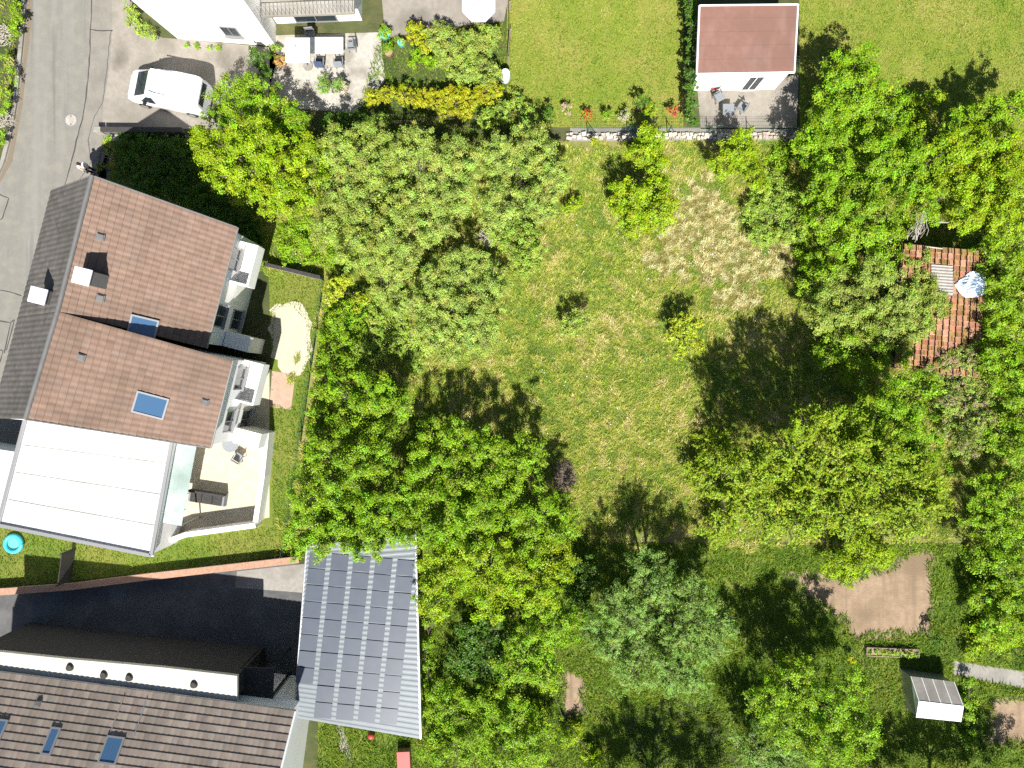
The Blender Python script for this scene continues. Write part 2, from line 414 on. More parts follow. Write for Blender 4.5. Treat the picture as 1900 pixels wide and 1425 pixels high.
# ------------------------------------------------------------------ foliage
STY = dict(
    lime=dict(col=(.245, .36, .008), leaf=.092, rc=.34, cov=2.3, L=1.5, rel=.30),
    olive=dict(col=(.265, .35, .055), leaf=.078, rc=.30, cov=2.2, L=1.5, rel=.22),
    pale=dict(col=(.28, .37, .064), leaf=.078, rc=.30, cov=2.2, L=1.5, rel=.22),
    bluish=dict(col=(.25, .36, .045), leaf=.085, rc=.26, cov=2.1, L=1.4, rel=.15),
    bright=dict(col=(.195, .335, .010), leaf=.09, rc=.31, cov=2.1, L=1.7, kmin=.4, rel=.42, inn=.5),
    deep=dict(col=(.19, .32, .010), leaf=.092, rc=.31, cov=1.9, L=2.0, kmin=.35, cl=.9, inn=.35, rel=.62),
    spray=dict(col=(.23, .325, .014), leaf=.09, rc=.21, cov=1.9, L=4.2, kmin=.35, rel=.5, inn=.5),
    yellow=dict(col=(.33, .40, .022), leaf=.095, rc=.25, cov=1.9, L=1.6),
    gold=dict(col=(.31, .33, .010), leaf=.095, rc=.25, cov=2.4, L=1.4),
    bramble=dict(col=(.21, .31, .04), leaf=.08, rc=.25, cov=1.9, L=2.2, brown=.20, rel=.15),
    needle=dict(col=(.19, .31, .056), leaf=.10, rc=.27, cov=2.6, L=3.0, kmin=.3, rel=.45, inn=1.3),
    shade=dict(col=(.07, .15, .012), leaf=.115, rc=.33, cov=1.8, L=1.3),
)

def leaves(pos, nrm, size, tint, aspect=.62):
    """one bent rhombus per leaf"""
    n = len(pos)
    a = rng.normal(size=(n, 3)); a -= nrm * (a * nrm).sum(1)[:, None]; a /= np.linalg.norm(a, axis=1)[:, None] + 1e-9
    b = np.cross(nrm, a)
    s = size[:, None]
    V = np.empty((n, 4, 3), np.float32)
    V[:, 0] = pos - a * s * .5
    V[:, 1] = pos + b * s * .5 * aspect + nrm * s * .10
    V[:, 2] = pos + a * s * .5 - nrm * s * .06
    V[:, 3] = pos - b * s * .5 * aspect + nrm * s * .10
    return V.reshape(-1, 3), np.arange(n * 4, dtype=np.int32).reshape(n, 4), tint

def crown_data(lobes, sty, dens=1.0, gap=0.0):
    """lobes: world (center xyz, rx, rz). Clumps on each lobe's upper shell, leaves in each clump."""
    st = STY[sty]; Vs, Ns, Ts, Zs = [], [], [], []
    for (c, r, rz) in lobes:
        area = math.pi * r * r; rc = st['rc'] * min(1, .45 + r * .35)
        nc = max(5, int(area / (rc * rc) * st.get('cl', 1.0)))
        z = rng.uniform(-.35, 1, nc); ph = rng.uniform(0, 2 * np.pi, nc); q = np.sqrt(np.maximum(0, 1 - z * z))
        k = rng.uniform(st.get('kmin', .45), 1.06, nc) ** .7
        d = np.stack([q * np.cos(ph), q * np.sin(ph), z], 1)
        nz = snoise(c[0] + d[:, 0] * r, c[1] + d[:, 1] * r, 5, 1.7, 5)
        k = k * (1 + .13 * np.clip(nz, -1.5, 1.5))
        keepc = (nz > -.85 - rng.uniform(0, .9, nc) + gap * 1.3) | (np.arange(nc) < 4)
        d, k, nc = d[keepc], k[keepc], int(keepc.sum())
        if nc == 0: continue
        cc = np.array(c)[None] + d * k[:, None] * np.array([r, r, rz])[None]
        if st.get('rel'): cc[:, 2] += st['rel'] * min(1.0, r) * np.clip(snoise(cc[:, 0], cc[:, 1], 9, 2.0, 6) * .9 - .1, -1.6, 1.0)
        rcl = rc * rng.uniform(.65, 1.35, nc)
        ax = d * np.array([1, 1, .5]) + np.array([0, 0, .35]) + rng.normal(0, .45, (nc, 3)); ax /= np.linalg.norm(ax, axis=1)[:, None]
        nl = int(st['cov'] * dens * area / (st['leaf'] ** 2 * .31) / nc) + 2
        ct = np.array(st['col'])[None] * (1 + rng.normal(0, .16, (nc, 1))) * (1 + rng.normal(0, .07, (nc, 3)))
        off = rng.normal(0, .37, (nc, nl, 3)); off[:, :, 2] *= .62
        off *= rcl[:, None, None] / max(1, st['L'] * .5)
        al = rng.uniform(-1, 1, (nc, nl, 1)) * (st['L'] - 1) * rcl[:, None, None] * .55
        pos = cc[:, None] + off + ax[:, None] * al
        nr = off / (rcl[:, None, None]) * .7 + d[:, None] * .35 + np.array([.02, -.25, .95]) + rng.normal(0, .42, (nc, nl, 3))
        nr /= np.linalg.norm(nr, axis=2)[..., None]
        tt = ct[:, None] * (1 + rng.normal(0, .18, (nc, nl, 1))) * (1 + rng.normal(0, .07, (nc, nl, 3)))
        yl = rng.random((nc, nl)) < -.05
        tt[yl] = tt[yl] * np.array([1.3, 1.05, .9])
        if st.get('brown'):
            bl = (rng.random((nc, nl)) < .08) | ((rng.random((nc, 1)) < st['brown']) & (rng.random((nc, nl)) < .8))
            tt[bl] = np.array([.34, .25, .15]) * (1 + rng.normal(0, .2, (bl.sum(), 1)))
        # inner foliage below the outer clumps
        ni = int(st.get('inn', .7) * area / (st['leaf'] ** 2 * .31 * 2.6)); pi_ = rng.normal(0, 1, (ni, 3)); pi_ /= np.linalg.norm(pi_, axis=1)[:, None]
        pi_ = np.array(c)[None] + pi_ * rng.uniform(.1, .85, (ni, 1)) ** .5 * np.array([r * .9, r * .9, rz * .5])[None] - np.array([0, 0, rz * .55])
        n_i = np.array([0, 0, .8]) + rng.normal(0, .5, (ni, 3)); n_i /= np.linalg.norm(n_i, axis=1)[:, None]
        Vs.append(pi_); Ns.append(n_i); Ts.append(np.array(st['col'])[None] * (1 + rng.normal(0, .18, (ni, 1)))); Zs.append(np.full(ni, 1.6)); Zs.append(np.ones(nc * nl))
        Vs.append(pos.reshape(-1, 3)); Ns.append(nr.reshape(-1, 3)); Ts.append(tt.reshape(-1, 3))
    pos = np.concatenate(Vs); nr = np.concatenate(Ns); tt = np.clip(np.concatenate(Ts), .003, .6)
    keep = pos[:, 2] > .03
    pos, nr, tt = pos[keep], nr[keep], tt[keep]
    sz = st['leaf'] * rng.uniform(.7, 1.3, len(pos)) * np.concatenate(Zs)[keep]
    return leaves(pos, nr, sz, tt, .34 if sty == 'needle' else .62)

def tree(name, label, cat, lobes, h, sty, group=None, dens=1.0, gap=0.0, trunk=True, flat=.62):
    """lobes are (u, v, r) in photo pixels, seen at the height of the crown; h is the height in metres"""
    W = []
    for i, lb in enumerate(lobes):
        u, v, r = lb[:3]; hh = lb[3] if len(lb) > 3 else h * random.uniform(.84, 1.0)
        rm = max(r * (H - hh * .75) / F * .95 - STY[sty]['rc'] * (-.1 if sty in ('olive', 'pale') else .15), r * .018)
        rz = min(rm * flat, hh * .48); zc = hh - rz
        W.append((P(u, v, zc + rz * .35) * 1.0, rm, rz)); W[-1][0].z = zc
    cx = sum(a[0].x * a[1] for a in W) / sum(a[1] for a in W); cy = sum(a[0].y * a[1] for a in W) / sum(a[1] for a in W)
    t = thing(name, label, cat, (cx, cy, 0), group)
    V, Fc, T = crown_data([(tuple(a[0]), a[1], a[2]) for a in W], sty, dens, gap)
    np_mesh('crown', V, Fc, M['leaf'], t, T)
    if trunk:
        mb = MB(); r0 = max(.03, min(.22, h * .028)); zf = h * .35
        j = [Vector((cx, cy, -.05)), Vector((cx + random.uniform(-.1, .1), cy + random.uniform(-.1, .1), zf * .5)), Vector((cx + random.uniform(-.15, .15), cy, zf))]
        mb.tube(j, [r0 * 1.25, r0, r0 * .85], 8)
        for a in W:
            tip = a[0] + Vector((random.uniform(-.3, .3) * a[1], random.uniform(-.3, .3) * a[1], a[2] * .55))
            mid = (j[2] + tip) * .5 + Vector((random.uniform(-.2, .2), random.uniform(-.2, .2), a[2] * .15))
            mb.tube([j[2] - Vector((0, 0, .05)), mid, tip], [r0 * .6, r0 * .38, r0 * .14], 6)
            for q in range(3):
                e = a[0] + Vector((random.uniform(-.8, .8) * a[1], random.uniform(-.8, .8) * a[1], random.uniform(-.1, .75) * a[2]))
                mb.tube([mid, (mid + e) * .5 + Vector((0, 0, .08)), e], [r0 * .3, r0 * .2, r0 * .07], 5)
        mb.build('trunk' if h > 2.2 else 'stem', M['bark'], t)
    return t

ORCH = 'orchard trees along the upper side of the meadow'
tree('lime_tree', 'bright lime green tree beside the shaded bed behind the brown house', 'tree',
     [(445, 300, 72), (525, 325, 72), (395, 275, 45), (500, 368, 38), (560, 285, 50), (470, 255, 50), (415, 325, 38), (545, 372, 34), (372, 252, 24)], 4.6, 'lime', ORCH)
tree('apple_tree', 'broad olive green fruit tree right next to the lime green tree', 'tree',
     [(640, 320, 80), (635, 405, 66), (700, 385, 66), (685, 285, 58), (622, 262, 36), (700, 450, 46), (650, 460, 40)], 4.2, 'olive', ORCH)
tree('apple_tree', 'pale olive fruit tree in the middle of the orchard row', 'tree',
     [(775, 335, 70), (800, 405, 52), (750, 440, 46), (838, 300, 52), (770, 270, 40), (735, 480, 40), (838, 365, 40)], 4.0, 'pale', ORCH)
tree('apple_tree', 'pale fruit tree at the right end of the orchard row beside the open grass', 'tree',
     [(955, 325, 66), (1012, 300, 44), (930, 385, 40), (1002, 375, 36), (985, 262, 42), (925, 280, 36), (1040, 330, 26)], 4.0, 'pale', ORCH)
tree('fruit_bush', 'grey green bushy fruit tree at the dark gap below the orchard row', 'tree',
     [(958, 440, 46), (985, 470, 32), (925, 428, 26), (965, 490, 26)], 3.0, 'bluish', ORCH)
tree('apple_tree', 'round pale fruit tree standing alone below the orchard row in the meadow', 'tree',
     [(850, 565, 80), (810, 520, 50), (888, 620, 42), (800, 610, 42), (905, 530, 42), (845, 640, 36), (860, 490, 40), (770, 560, 24)], 3.6, 'pale', ORCH)
tree('fruit_sapling', 'thin fruit sapling between the round fruit tree and the olive fruit tree', 'tree', [(715, 520, 34), (690, 490, 24), (740, 560, 26)], 1.6, 'pale', ORCH, .7, .3)
MS = 'small trees and bushes standing in the meadow'
tree('young_tree', 'small bright green tree touching the mesh fence and stone edging', 'tree', [(1205, 275, 38), (1203, 254, 26), (1216, 300, 28), (1186, 284, 22)], 2.7, 'lime', MS)
tree('young_tree', 'rounded bright green tree beside the dry straw patch', 'tree', [(1192, 372, 48), (1163, 356, 34), (1176, 404, 38), (1226, 392, 38), (1215, 350, 32), (1243, 374, 24)], 3.0, 'lime', MS)
tree('young_tree', 'bright green bush under the mesh fence at the top of the straw patch', 'bush', [(1370, 278, 36), (1345, 305, 30), (1395, 300, 28), (1380, 260, 24), (1405, 330, 24)], 3.0, 'lime', MS)
tree('pale_shrub', 'loose pale green shrub to the right of the dry straw patch', 'shrub', [(1432, 352, 40), (1402, 385, 30), (1442, 410, 40), (1412, 435, 26), (1455, 375, 30), (1475, 430, 26)], 1.5, 'bluish', MS, .8, .1)
tree('yellow_shrub', 'small golden yellow shrub alone in the meadow', 'shrub', [(1270, 605, 28), (1290, 635, 20), (1252, 625, 18), (1265, 650, 16), (1292, 598, 16)], 2.3, 'yellow', MS, .8, .1)
tree('pale_sapling', 'small faded green sapling in the middle of the meadow', 'sapling', [(1065, 598, 24), (1088, 592, 14), (1050, 610, 14)], 2.0, 'olive', MS, .6, .2)
tree('yellow_sapling', 'little yellow green sapling against the stone edging of the mesh fence', 'sapling', [(1104, 265, 10)], 1.1, 'yellow', MS)
tree('yellow_sapling', 'low lime sapling at the foot of the rightmost orchard tree', 'sapling', [(1066, 375, 16), (1055, 390, 12)], 1.2, 'lime', MS, .8)
TR = 'trees on the wooded right side of the plot'
tree('maple_tree', 'leafy green tree at the right end of the mesh fence', 'tree', [(1520, 275, 46), (1570, 268, 44), (1500, 258, 28), (1545, 300, 40)], 4.2, 'bright', TR)
tree('maple_tree', 'tall shady tree with layered dark green boughs beside the pale shrub', 'tree', [(1590, 365, 66), (1545, 395, 46), (1640, 400, 54), (1585, 430, 50), (1530, 345, 36), (1655, 450, 40), (1620, 340, 46)], 5.0, 'deep', TR, 1, .32)
tree('maple_tree', 'green tree between the mesh fence end and the tall lime yellow trees', 'tree', [(1650, 300, 60), (1700, 330, 54), (1690, 275, 46), (1625, 275, 36), (1720, 380, 40), (1740, 290, 40)], 5.0, 'bright', TR, 1, .32)
tree('maple_tree', 'yellow lime tree in the upper right corner of the plot', 'tree', [(1810, 300, 66), (1865, 280, 56), (1840, 355, 60), (1780, 265, 40), (1900, 330, 50), (1770, 330, 40), (1800, 390, 44), (1880, 400, 40)], 5.4, 'lime', TR, 1, .32)
tree('maple_tree', 'dark green tree overhanging the right edge of the clay tiled hut', 'tree', [(1872, 490, 50), (1848, 462, 30), (1910, 440, 54), (1872, 555, 46), (1905, 540, 54), (1850, 525, 22), (1880, 420, 40)], 4.6, 'deep', TR, 1, .32)
tree('maple_tree', 'medium green tree below the hut tarpaulin at the right picture edge', 'tree', [(1860, 640, 36), (1895, 620, 50), (1880, 690, 46), (1848, 600, 24), (1910, 720, 50), (1855, 660, 30)], 4.2, 'bright', TR, 1, .32)
tree('hazel_bush', 'wide yellow olive bush leaning over the left half of the clay tiled hut', 'bush', [(1560, 555, 54), (1640, 555, 66), (1698, 560, 46), (1600, 610, 50), (1680, 605, 46), (1530, 590, 30), (1625, 505, 36), (1738, 570, 30), (1695, 520, 36), (1722, 540, 30), (1700, 600, 34), (1665, 625, 30), (1705, 480, 20)], 3.4, 'olive', TR, 1.0)
tree('laurel_bush', 'dark glossy bush in shade between the layered tree and the olive bush', 'bush', [(1525, 505, 36), (1560, 475, 40), (1500, 530, 24), (1640, 490, 30)], 2.6, 'deep', TR)
tree('laurel_bush', 'deep green bush below the hut corner in front of the big spreading tree', 'bush', [(1570, 640, 40), (1620, 655, 42), (1665, 660, 26), (1530, 660, 26), (1600, 690, 40)], 3.0, 'deep', TR)
tree('hornbeam_tree', 'shady tree at the lower right picture edge beside the path', 'tree', [(1860, 1045, 44), (1900, 1080, 50), (1810, 1035, 26)], 3.0, 'deep', TR)
tree('bramble', 'brownish bramble thicket at the lower end of the clay tiled hut', 'bramble', [(1785, 690, 44), (1810, 735, 46), (1790, 785, 46), (1800, 828, 30), (1764, 745, 28), (1750, 682, 26), (1825, 685, 30), (1830, 780, 26), (1765, 668, 22, 2.9), (1800, 662, 26, 2.9), (1728, 690, 18, 2.9)], 2.6, 'bramble', None, .9)
BR = 'big spreading trees at the lower right of the meadow'
tree('cherry_tree', 'big fresh green tree above the spreading olive tree beside the brambles', 'tree',
     [(1680, 735, 54), (1640, 780, 62), (1700, 790, 50), (1600, 800, 46), (1725, 710, 32), (1720, 850, 44), (1660, 840, 56)], 6.2, 'bright', BR)
tree('cherry_tree', 'big olive tree with long arching twigs at the lower edge of the meadow', 'tree',
     [(1560, 845, 76), (1640, 895, 80), (1530, 920, 76), (1450, 905, 56), (1475, 835, 52), (1705, 915, 58), (1590, 955, 56), (1420, 950, 50), (1560, 785, 40), (1680, 965, 48), (1500, 785, 34), (1640, 850, 60), (1400, 890, 40), (1415, 850, 34), (1735, 930, 34), (1490, 965, 44)], 7.6, 'spray', BR, 1.3)
tree('elder_bush', 'low grass green bush between the open meadow and the big olive tree', 'bush', [(1325, 830, 40), (1320, 890, 46), (1350, 935, 46), (1290, 870, 24), (1340, 980, 40), (1372, 870, 28)], 2.0, 'spray', BR, 1.0)
tree('alder_tree', 'green tree at the right picture edge below the brambles', 'tree', [(1850, 905, 38), (1885, 940, 48), (1845, 975, 42), (1898, 880, 30), (1900, 1000, 50), (1815, 935, 18)], 3.0, 'bright', BR)
tree('alder_tree', 'sparse tree by the right edge between the brambles and the alder', 'tree', [(1885, 760, 44), (1915, 800, 50), (1872, 810, 34), (1900, 830, 46)], 3.2, 'deep', BR)
LL = 'dense trees at the lower left of the meadow'
tree('hornbeam_tree', 'dense dark tree at the upper left of the lower thicket by the lawn', 'tree', [(690, 735, 60), (735, 755, 44), (650, 770, 50), (620, 720, 36), (700, 800, 50)], 4.0, 'deep', LL, 1, .5)
tree('hornbeam_tree', 'dark leafy tree in the left part of the lower thicket near the house terrace', 'tree', [(620, 840, 54), (660, 880, 50), (600, 905, 46), (690, 850, 44), (582, 960, 42), (575, 870, 34), (566, 925, 34)], 5.0, 'deep', LL, 1, .5)
tree('hornbeam_tree', 'dark leafy tree in the lower left corner of the thicket above the carport', 'tree', [(640, 960, 56), (710, 965, 60), (590, 1000, 42), (680, 1000, 46), (750, 920, 46), (556, 985, 34), (552, 1012, 26)], 5.2, 'bright', LL, 1, .35)
tree('hornbeam_tree', 'dense tree in the middle of the lower thicket casting shade on the meadow', 'tree', [(815, 830, 56), (860, 880, 60), (790, 880, 50), (850, 810, 36), (900, 840, 46)], 4.6, 'deep', LL, 1, .5)
tree('hornbeam_tree', 'leafy tree at the right of the lower thicket beside the compost heap', 'tree', [(965, 850, 44), (930, 890, 50), (990, 835, 28), (950, 925, 36), (1005, 905, 18)], 4.2, 'deep', LL, 1, .5)
tree('hornbeam_tree', 'leafy tree at the lower edge of the thicket between carport and meadow', 'tree', [(830, 960, 60), (880, 985, 56), (780, 985, 46), (905, 940, 40)], 5.4, 'bright', LL, 1, .35)
tree('hornbeam_tree', 'small dark rounded tree at the lower right corner of the thicket', 'tree', [(1020, 955, 44), (985, 985, 46), (1050, 985, 34), (1045, 940, 26), (960, 960, 30)], 4.4, 'deep', LL)
HL = 'boundary shrubs between the house lawn and the meadow'
tree('boundary_shrub', 'yellow green shrub at the corner of the low garden wall', 'shrub', [(622, 535, 24), (640, 520, 16), (668, 552, 12), (612, 555, 14)], 1.9, 'yellow', HL)
tree('boundary_shrub', 'small yellow green sapling right of the wall corner shrub', 'sapling', [(676, 558, 13), (660, 575, 10)], 1.9, 'yellow', HL, .8)
tree('boundary_shrub', 'fresh green shrub below the yellow wall corner shrub', 'shrub', [(625, 590, 32), (650, 600, 30), (612, 612, 22), (655, 570, 22)], 1.8, 'bright', HL)
tree('boundary_shrub', 'dark mottled shrub halfway down the lawn boundary', 'shrub', [(615, 650, 34), (640, 640, 28), (602, 680, 26), (640, 680, 24)], 2.4, 'deep', HL)
tree('boundary_shrub', 'narrow green shrub at the lower lawn boundary above the thicket', 'shrub', [(596, 725, 24), (590, 765, 22), (585, 800, 22), (578, 835, 20)], 2.4, 'bright', HL)
tree('boundary_shrub', 'blue green feathery weeds right of the lawn boundary shrubs', 'weeds', [(690, 610, 34), (672, 640, 26), (700, 650, 24), (668, 670, 24)], .9, 'bluish', HL, .8, .1, flat=.4)
tree('nettle_patch', 'low fresh green growth right of the shaded bed above the low garden wall', 'weeds', [(525, 430, 30), (565, 430, 34), (545, 465, 34), (590, 465, 34), (530, 480, 18), (610, 435, 26), (625, 480, 26)], .55, 'bright', None, .6, .1, trunk=False, flat=.3)
tree('nettle_patch', 'low pale green growth left of the round fruit tree in the meadow', 'weeds', [(720, 545, 34), (735, 600, 36), (705, 580, 26), (750, 640, 30), (715, 640, 26), (770, 670, 24)], .55, 'bluish', None, .6, .1, trunk=False, flat=.3)
tree('nettle_patch', 'low fresh green growth right of the straw patch under the layered tree', 'weeds', [(1480, 400, 30), (1490, 450, 34), (1510, 490, 30), (1470, 360, 24), (1460, 280, 30), (1440, 300, 26)], .6, 'bright', None, .6, .1, trunk=False, flat=.3)
SB = 'low shrubs in the shaded bed behind the brown house'
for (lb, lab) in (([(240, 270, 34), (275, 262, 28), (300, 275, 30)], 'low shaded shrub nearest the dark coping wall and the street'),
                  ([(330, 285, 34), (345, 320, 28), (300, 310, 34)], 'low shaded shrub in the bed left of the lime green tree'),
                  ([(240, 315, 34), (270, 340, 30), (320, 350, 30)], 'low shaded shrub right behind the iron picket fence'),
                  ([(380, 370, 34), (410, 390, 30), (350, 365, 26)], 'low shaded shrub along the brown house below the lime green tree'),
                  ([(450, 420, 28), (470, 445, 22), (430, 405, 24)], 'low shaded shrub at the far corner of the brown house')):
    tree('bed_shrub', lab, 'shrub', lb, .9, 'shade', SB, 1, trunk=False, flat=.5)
tree('bed_shrub', 'small sunlit bright green plant beside the light wall end', 'plant', [(199, 257, 8)], .6, 'bright', None, trunk=False)
# neighbours' gardens
NB = "trees and bushes in the gardens around the plot"
tree('garden_tree', 'bright green tree behind the white van', 'tree', [(430, 185, 48), (405, 210, 30), (490, 190, 42), (520, 215, 40), (455, 150, 26), (555, 222, 24)], 3.4, 'bright', NB)
tree('dark_bush', 'dark brownish bush between the white house and the tree by the van', 'bush', [(478, 108, 20), (490, 130, 16), (470, 92, 12)], 1.6, 'shade', NB)
tree('conifer', 'small grey green conifer at the lower corner of the white house terrace', 'conifer', [(600, 155, 18), (625, 160, 14)], 1.4, 'needle', NB)
tree('pink_shrub', 'green bush on the plot line beneath the terrace of the white house', 'bush', [(640, 222, 20), (610, 228, 18), (668, 218, 18)], 1.4, 'shade', NB)
tree('hedge', 'golden yellow trimmed hedge below the garden shrubbery', 'hedge', [(690, 178, 18), (720, 172, 18), (750, 176, 20), (780, 182, 22), (810, 180, 22), (840, 178, 24), (870, 182, 24), (900, 172, 22), (920, 165, 16), (830, 200, 20), (860, 205, 18)], 1.8, 'gold', NB)
tree('shrubbery_bush', 'large olive green bush between the terrace pots and the mown lawn', 'bush', [(840, 90, 40), (885, 85, 36), (810, 60, 26), (860, 125, 32), (900, 130, 28), (905, 60, 22)], 2.0, 'olive', NB)
tree('shrubbery_bush', 'yellow green bush left of the large olive bush', 'bush', [(775, 62, 20), (790, 85, 16), (760, 50, 12)], 1.3, 'gold', NB)
tree('shrubbery_bush', 'small green bush below the yellow green bush by the terrace pots', 'bush', [(780, 105, 16), (765, 118, 10), (800, 112, 14)], 1.0, 'bright', NB)
tree('shrubbery_bush', 'grey green shrub between the golden hedge and the mesh fence', 'shrub', [(905, 218, 22), (935, 205, 24), (960, 190, 20), (985, 215, 20), (700, 222, 18)], 1.5, 'bluish', NB)
tree('ball_bush', 'dark ball shaped bush on the left of the flower bed by the mesh fence', 'bush', [(1018, 208, 14)], 1.3, 'shade', NB)
tree('ball_bush', 'dark cone shaped bush in the middle of the flower bed by the mesh fence', 'bush', [(1190, 188, 13)], 1.8, 'shade', NB)
tree('flower_bush', 'little fresh green bush between the flowering bushes by the fence', 'bush', [(1126, 212, 11)], .9, 'bright', NB)
tree('flower_bush', 'pale green bush right of the cone shaped bush', 'bush', [(1210, 205, 14)], .9, 'lime', NB)
tree('clipped_hedge', 'tall dark clipped hedge on the left of the red roofed hut', 'hedge', [(1284, y, 15) for y in range(-20, 230, 22)], 1.8, 'shade', NB)
tree('walnut_tree', 'big round green tree beside the patio of the red roofed hut', 'tree', [(1590, 165, 66), (1545, 195, 40), (1640, 185, 46), (1600, 115, 40), (1660, 215, 36), (1530, 225, 36), (1600, 220, 46), (1560, 130, 36)], 4.2, 'bright', NB)
tree('garden_tree', 'green tree in the top right garden with a dark shadow on the lawn', 'tree', [(1800, 215, 34), (1840, 205, 36), (1770, 228, 26), (1870, 200, 34), (1905, 180, 36), (1850, 228, 30)], 4.0, 'bright', NB)
tree('garden_tree', 'yellow green bush between the round tree and the top right tree', 'bush', [(1715, 195, 28), (1740, 180, 16), (1710, 225, 24)], 1.8, 'lime', NB)
NS = 'trees in the lower gardens'
tree('ash_tree', 'bright green tree right of the carport below the thicket', 'tree', [(830, 1060, 56), (895, 1045, 60), (805, 1115, 40), (960, 1060, 56), (1020, 1045, 50), (920, 1105, 56), (850, 1030, 36), (1000, 1100, 44)], 4.6, 'lime', NS, 1, .1)
tree('ash_tree', 'green tree with yellow shoots beside the dark hollow in the lower garden', 'tree', [(1030, 1170, 46), (985, 1200, 46), (1000, 1125, 40), (960, 1245, 44), (1060, 1150, 30), (1010, 1250, 36)], 4.0, 'bright', NS, 1, .1)
tree('lower_bush', 'mixed green bushes along the lower right side of the carport', 'bush', [(830, 1310, 50), (870, 1365, 54), (820, 1405, 46), (930, 1405, 54), (985, 1380, 50), (905, 1310, 40), (955, 1330, 40)], 2.6, 'bright', NS, 1, .1)
tree('lower_bush', 'narrow hedge of green shoots against the carport side', 'hedge', [(795, 1150, 16), (793, 1190, 16), (792, 1230, 16), (795, 1270, 18), (800, 1120, 16)], 1.6, 'bright', NS)
tree('lower_bush', 'light green bush between the bare strip and the carport bushes', 'bush', [(1020, 1270, 22), (1000, 1330, 28), (1060, 1360, 26), (1100, 1400, 24)], 1.2, 'lime', NS)
tree('pine_tree', 'tall grey green pine with drooping boughs in the lower gardens', 'tree',
     [(1150, 1130, 50), (1230, 1090, 50), (1200, 1180, 66), (1285, 1170, 56), (1250, 1240, 56), (1150, 1210, 42), (1320, 1200, 40), (1170, 1260, 36), (1290, 1270, 36), (1200, 1060, 44), (1290, 1110, 46), (1120, 1180, 40), (1345, 1160, 30)], 5.4, 'needle', NS, 1, .2)
tree('oak_tree', 'broad dark green tree below the soil bed in the lower gardens', 'tree', [(1540, 1320, 64), (1480, 1270, 54), (1600, 1360, 50), (1470, 1350, 54), (1590, 1270, 34), (1540, 1400, 54), (1420, 1310, 40)], 5.6, 'bright', NS, 1, .12)
tree('oak_tree', 'dark tree on the bottom picture edge below the pine', 'tree', [(1400, 1390, 40), (1430, 1440, 50), (1460, 1410, 40)], 4.4, 'needle', NS, 1, .1)
tree('plum_tree', 'yellow green tree overhanging the top of the soil bed', 'tree', [(1600, 1035, 40), (1560, 1045, 30), (1640, 1030, 34), (1585, 1065, 26)], 2.6, 'lime', NS, 1, .1)
tree('plum_tree', 'green tree in the garden right of the soil bed', 'tree', [(1840, 1110, 40), (1870, 1140, 46), (1900, 1130, 40), (1850, 1165, 36)], 2.8, 'bright', NS)
tree('plum_tree', 'low yellow green bush above the pale garden path', 'bush', [(1830, 1180, 34), (1870, 1190, 34), (1890, 1170, 30), (1810, 1210, 20)], 1.2, 'lime', NS)
tree('box_bush', 'small dark cone shaped bush at the lower right corner of the soil bed', 'bush', [(1738, 1190, 12)], 1.5, 'shade', NS)
tree('box_bush', 'row of green bushes between the greenhouse and the brown bed', 'bush', [(1800, 1300, 18), (1800, 1335, 18), (1805, 1370, 20), (1800, 1270, 14)], .9, 'bright', NS)
tree('garden_tree', 'green tree cut by the bottom edge near the greenhouse', 'tree', [(1730, 1500, 50), (1790, 1505, 50), (1860, 1510, 56), (1670, 1505, 50), (1930, 1510, 50)], 4.4, 'bright', NS)
tree('flower_bush', 'yellow flowering bush left of the row of seedlings', 'bush', [(1582, 1225, 9)], .8, 'gold', NS, trunk=False)
tree('bed_plant', 'low green planting between the white house corner and the driveway', 'bush', [(246, 32, 14), (262, 52, 13), (282, 66, 9), (240, 14, 10)], .7, 'olive', NB, .8, .1, trunk=False)
tree('bed_plant', 'narrow row of low plants under the wall window of the white house', 'plants', [(345, 84, 6), (365, 86, 7), (388, 87, 6), (405, 88, 7)], .4, 'bright', NB, .8, trunk=False)
RH = 'bushes along the far side of the road'
for (lb, lab) in (([(28, 8, 15), (34, 34, 13), (22, 50, 12), (30, 60, 8)], 'thick green bush at the top left corner above the road kerb'),
                  ([(10, 108, 9), (20, 130, 9), (24, 150, 7)], 'slim green bush in the middle of the road bank'),
                  ([(6, 168, 10), (12, 190, 10), (2, 205, 9)], 'green bush in the lower half of the road bank'),
                  ([(4, 245, 8), (-2, 262, 10)], 'small green bush at the lowest end of the road bank'),
                  ([(20, 72, 5)], 'tiny yellow green bush under the top left bush')):
    tree('bank_bush', lab, 'bush', lb, 1.0, 'bright', RH, 1, trunk=True)
tree('garden_tree', 'dark tree below the bottom edge that shades the bare ground under the pine', 'tree', [(1200, 1560, 60), (1270, 1550, 60), (1340, 1560, 60), (1150, 1580, 50)], 5.6, 'deep', NS)
tree('elder_bush', 'dark bush added as shadow fill in the gap between the ash tree and the pine', 'bush', [(1080, 1090, 36), (1075, 1130, 32), (1095, 1060, 30), (1060, 1050, 26)], 2.2, 'shade', NS)  # added bush, its dark leaves stand in for the shadow in the gap
tree('elder_bush', 'dark bush in the hollow left of the pine', 'bush', [(880, 1180, 40), (900, 1230, 44), (850, 1230, 36), (930, 1170, 30)], 2.0, 'shade', NS)
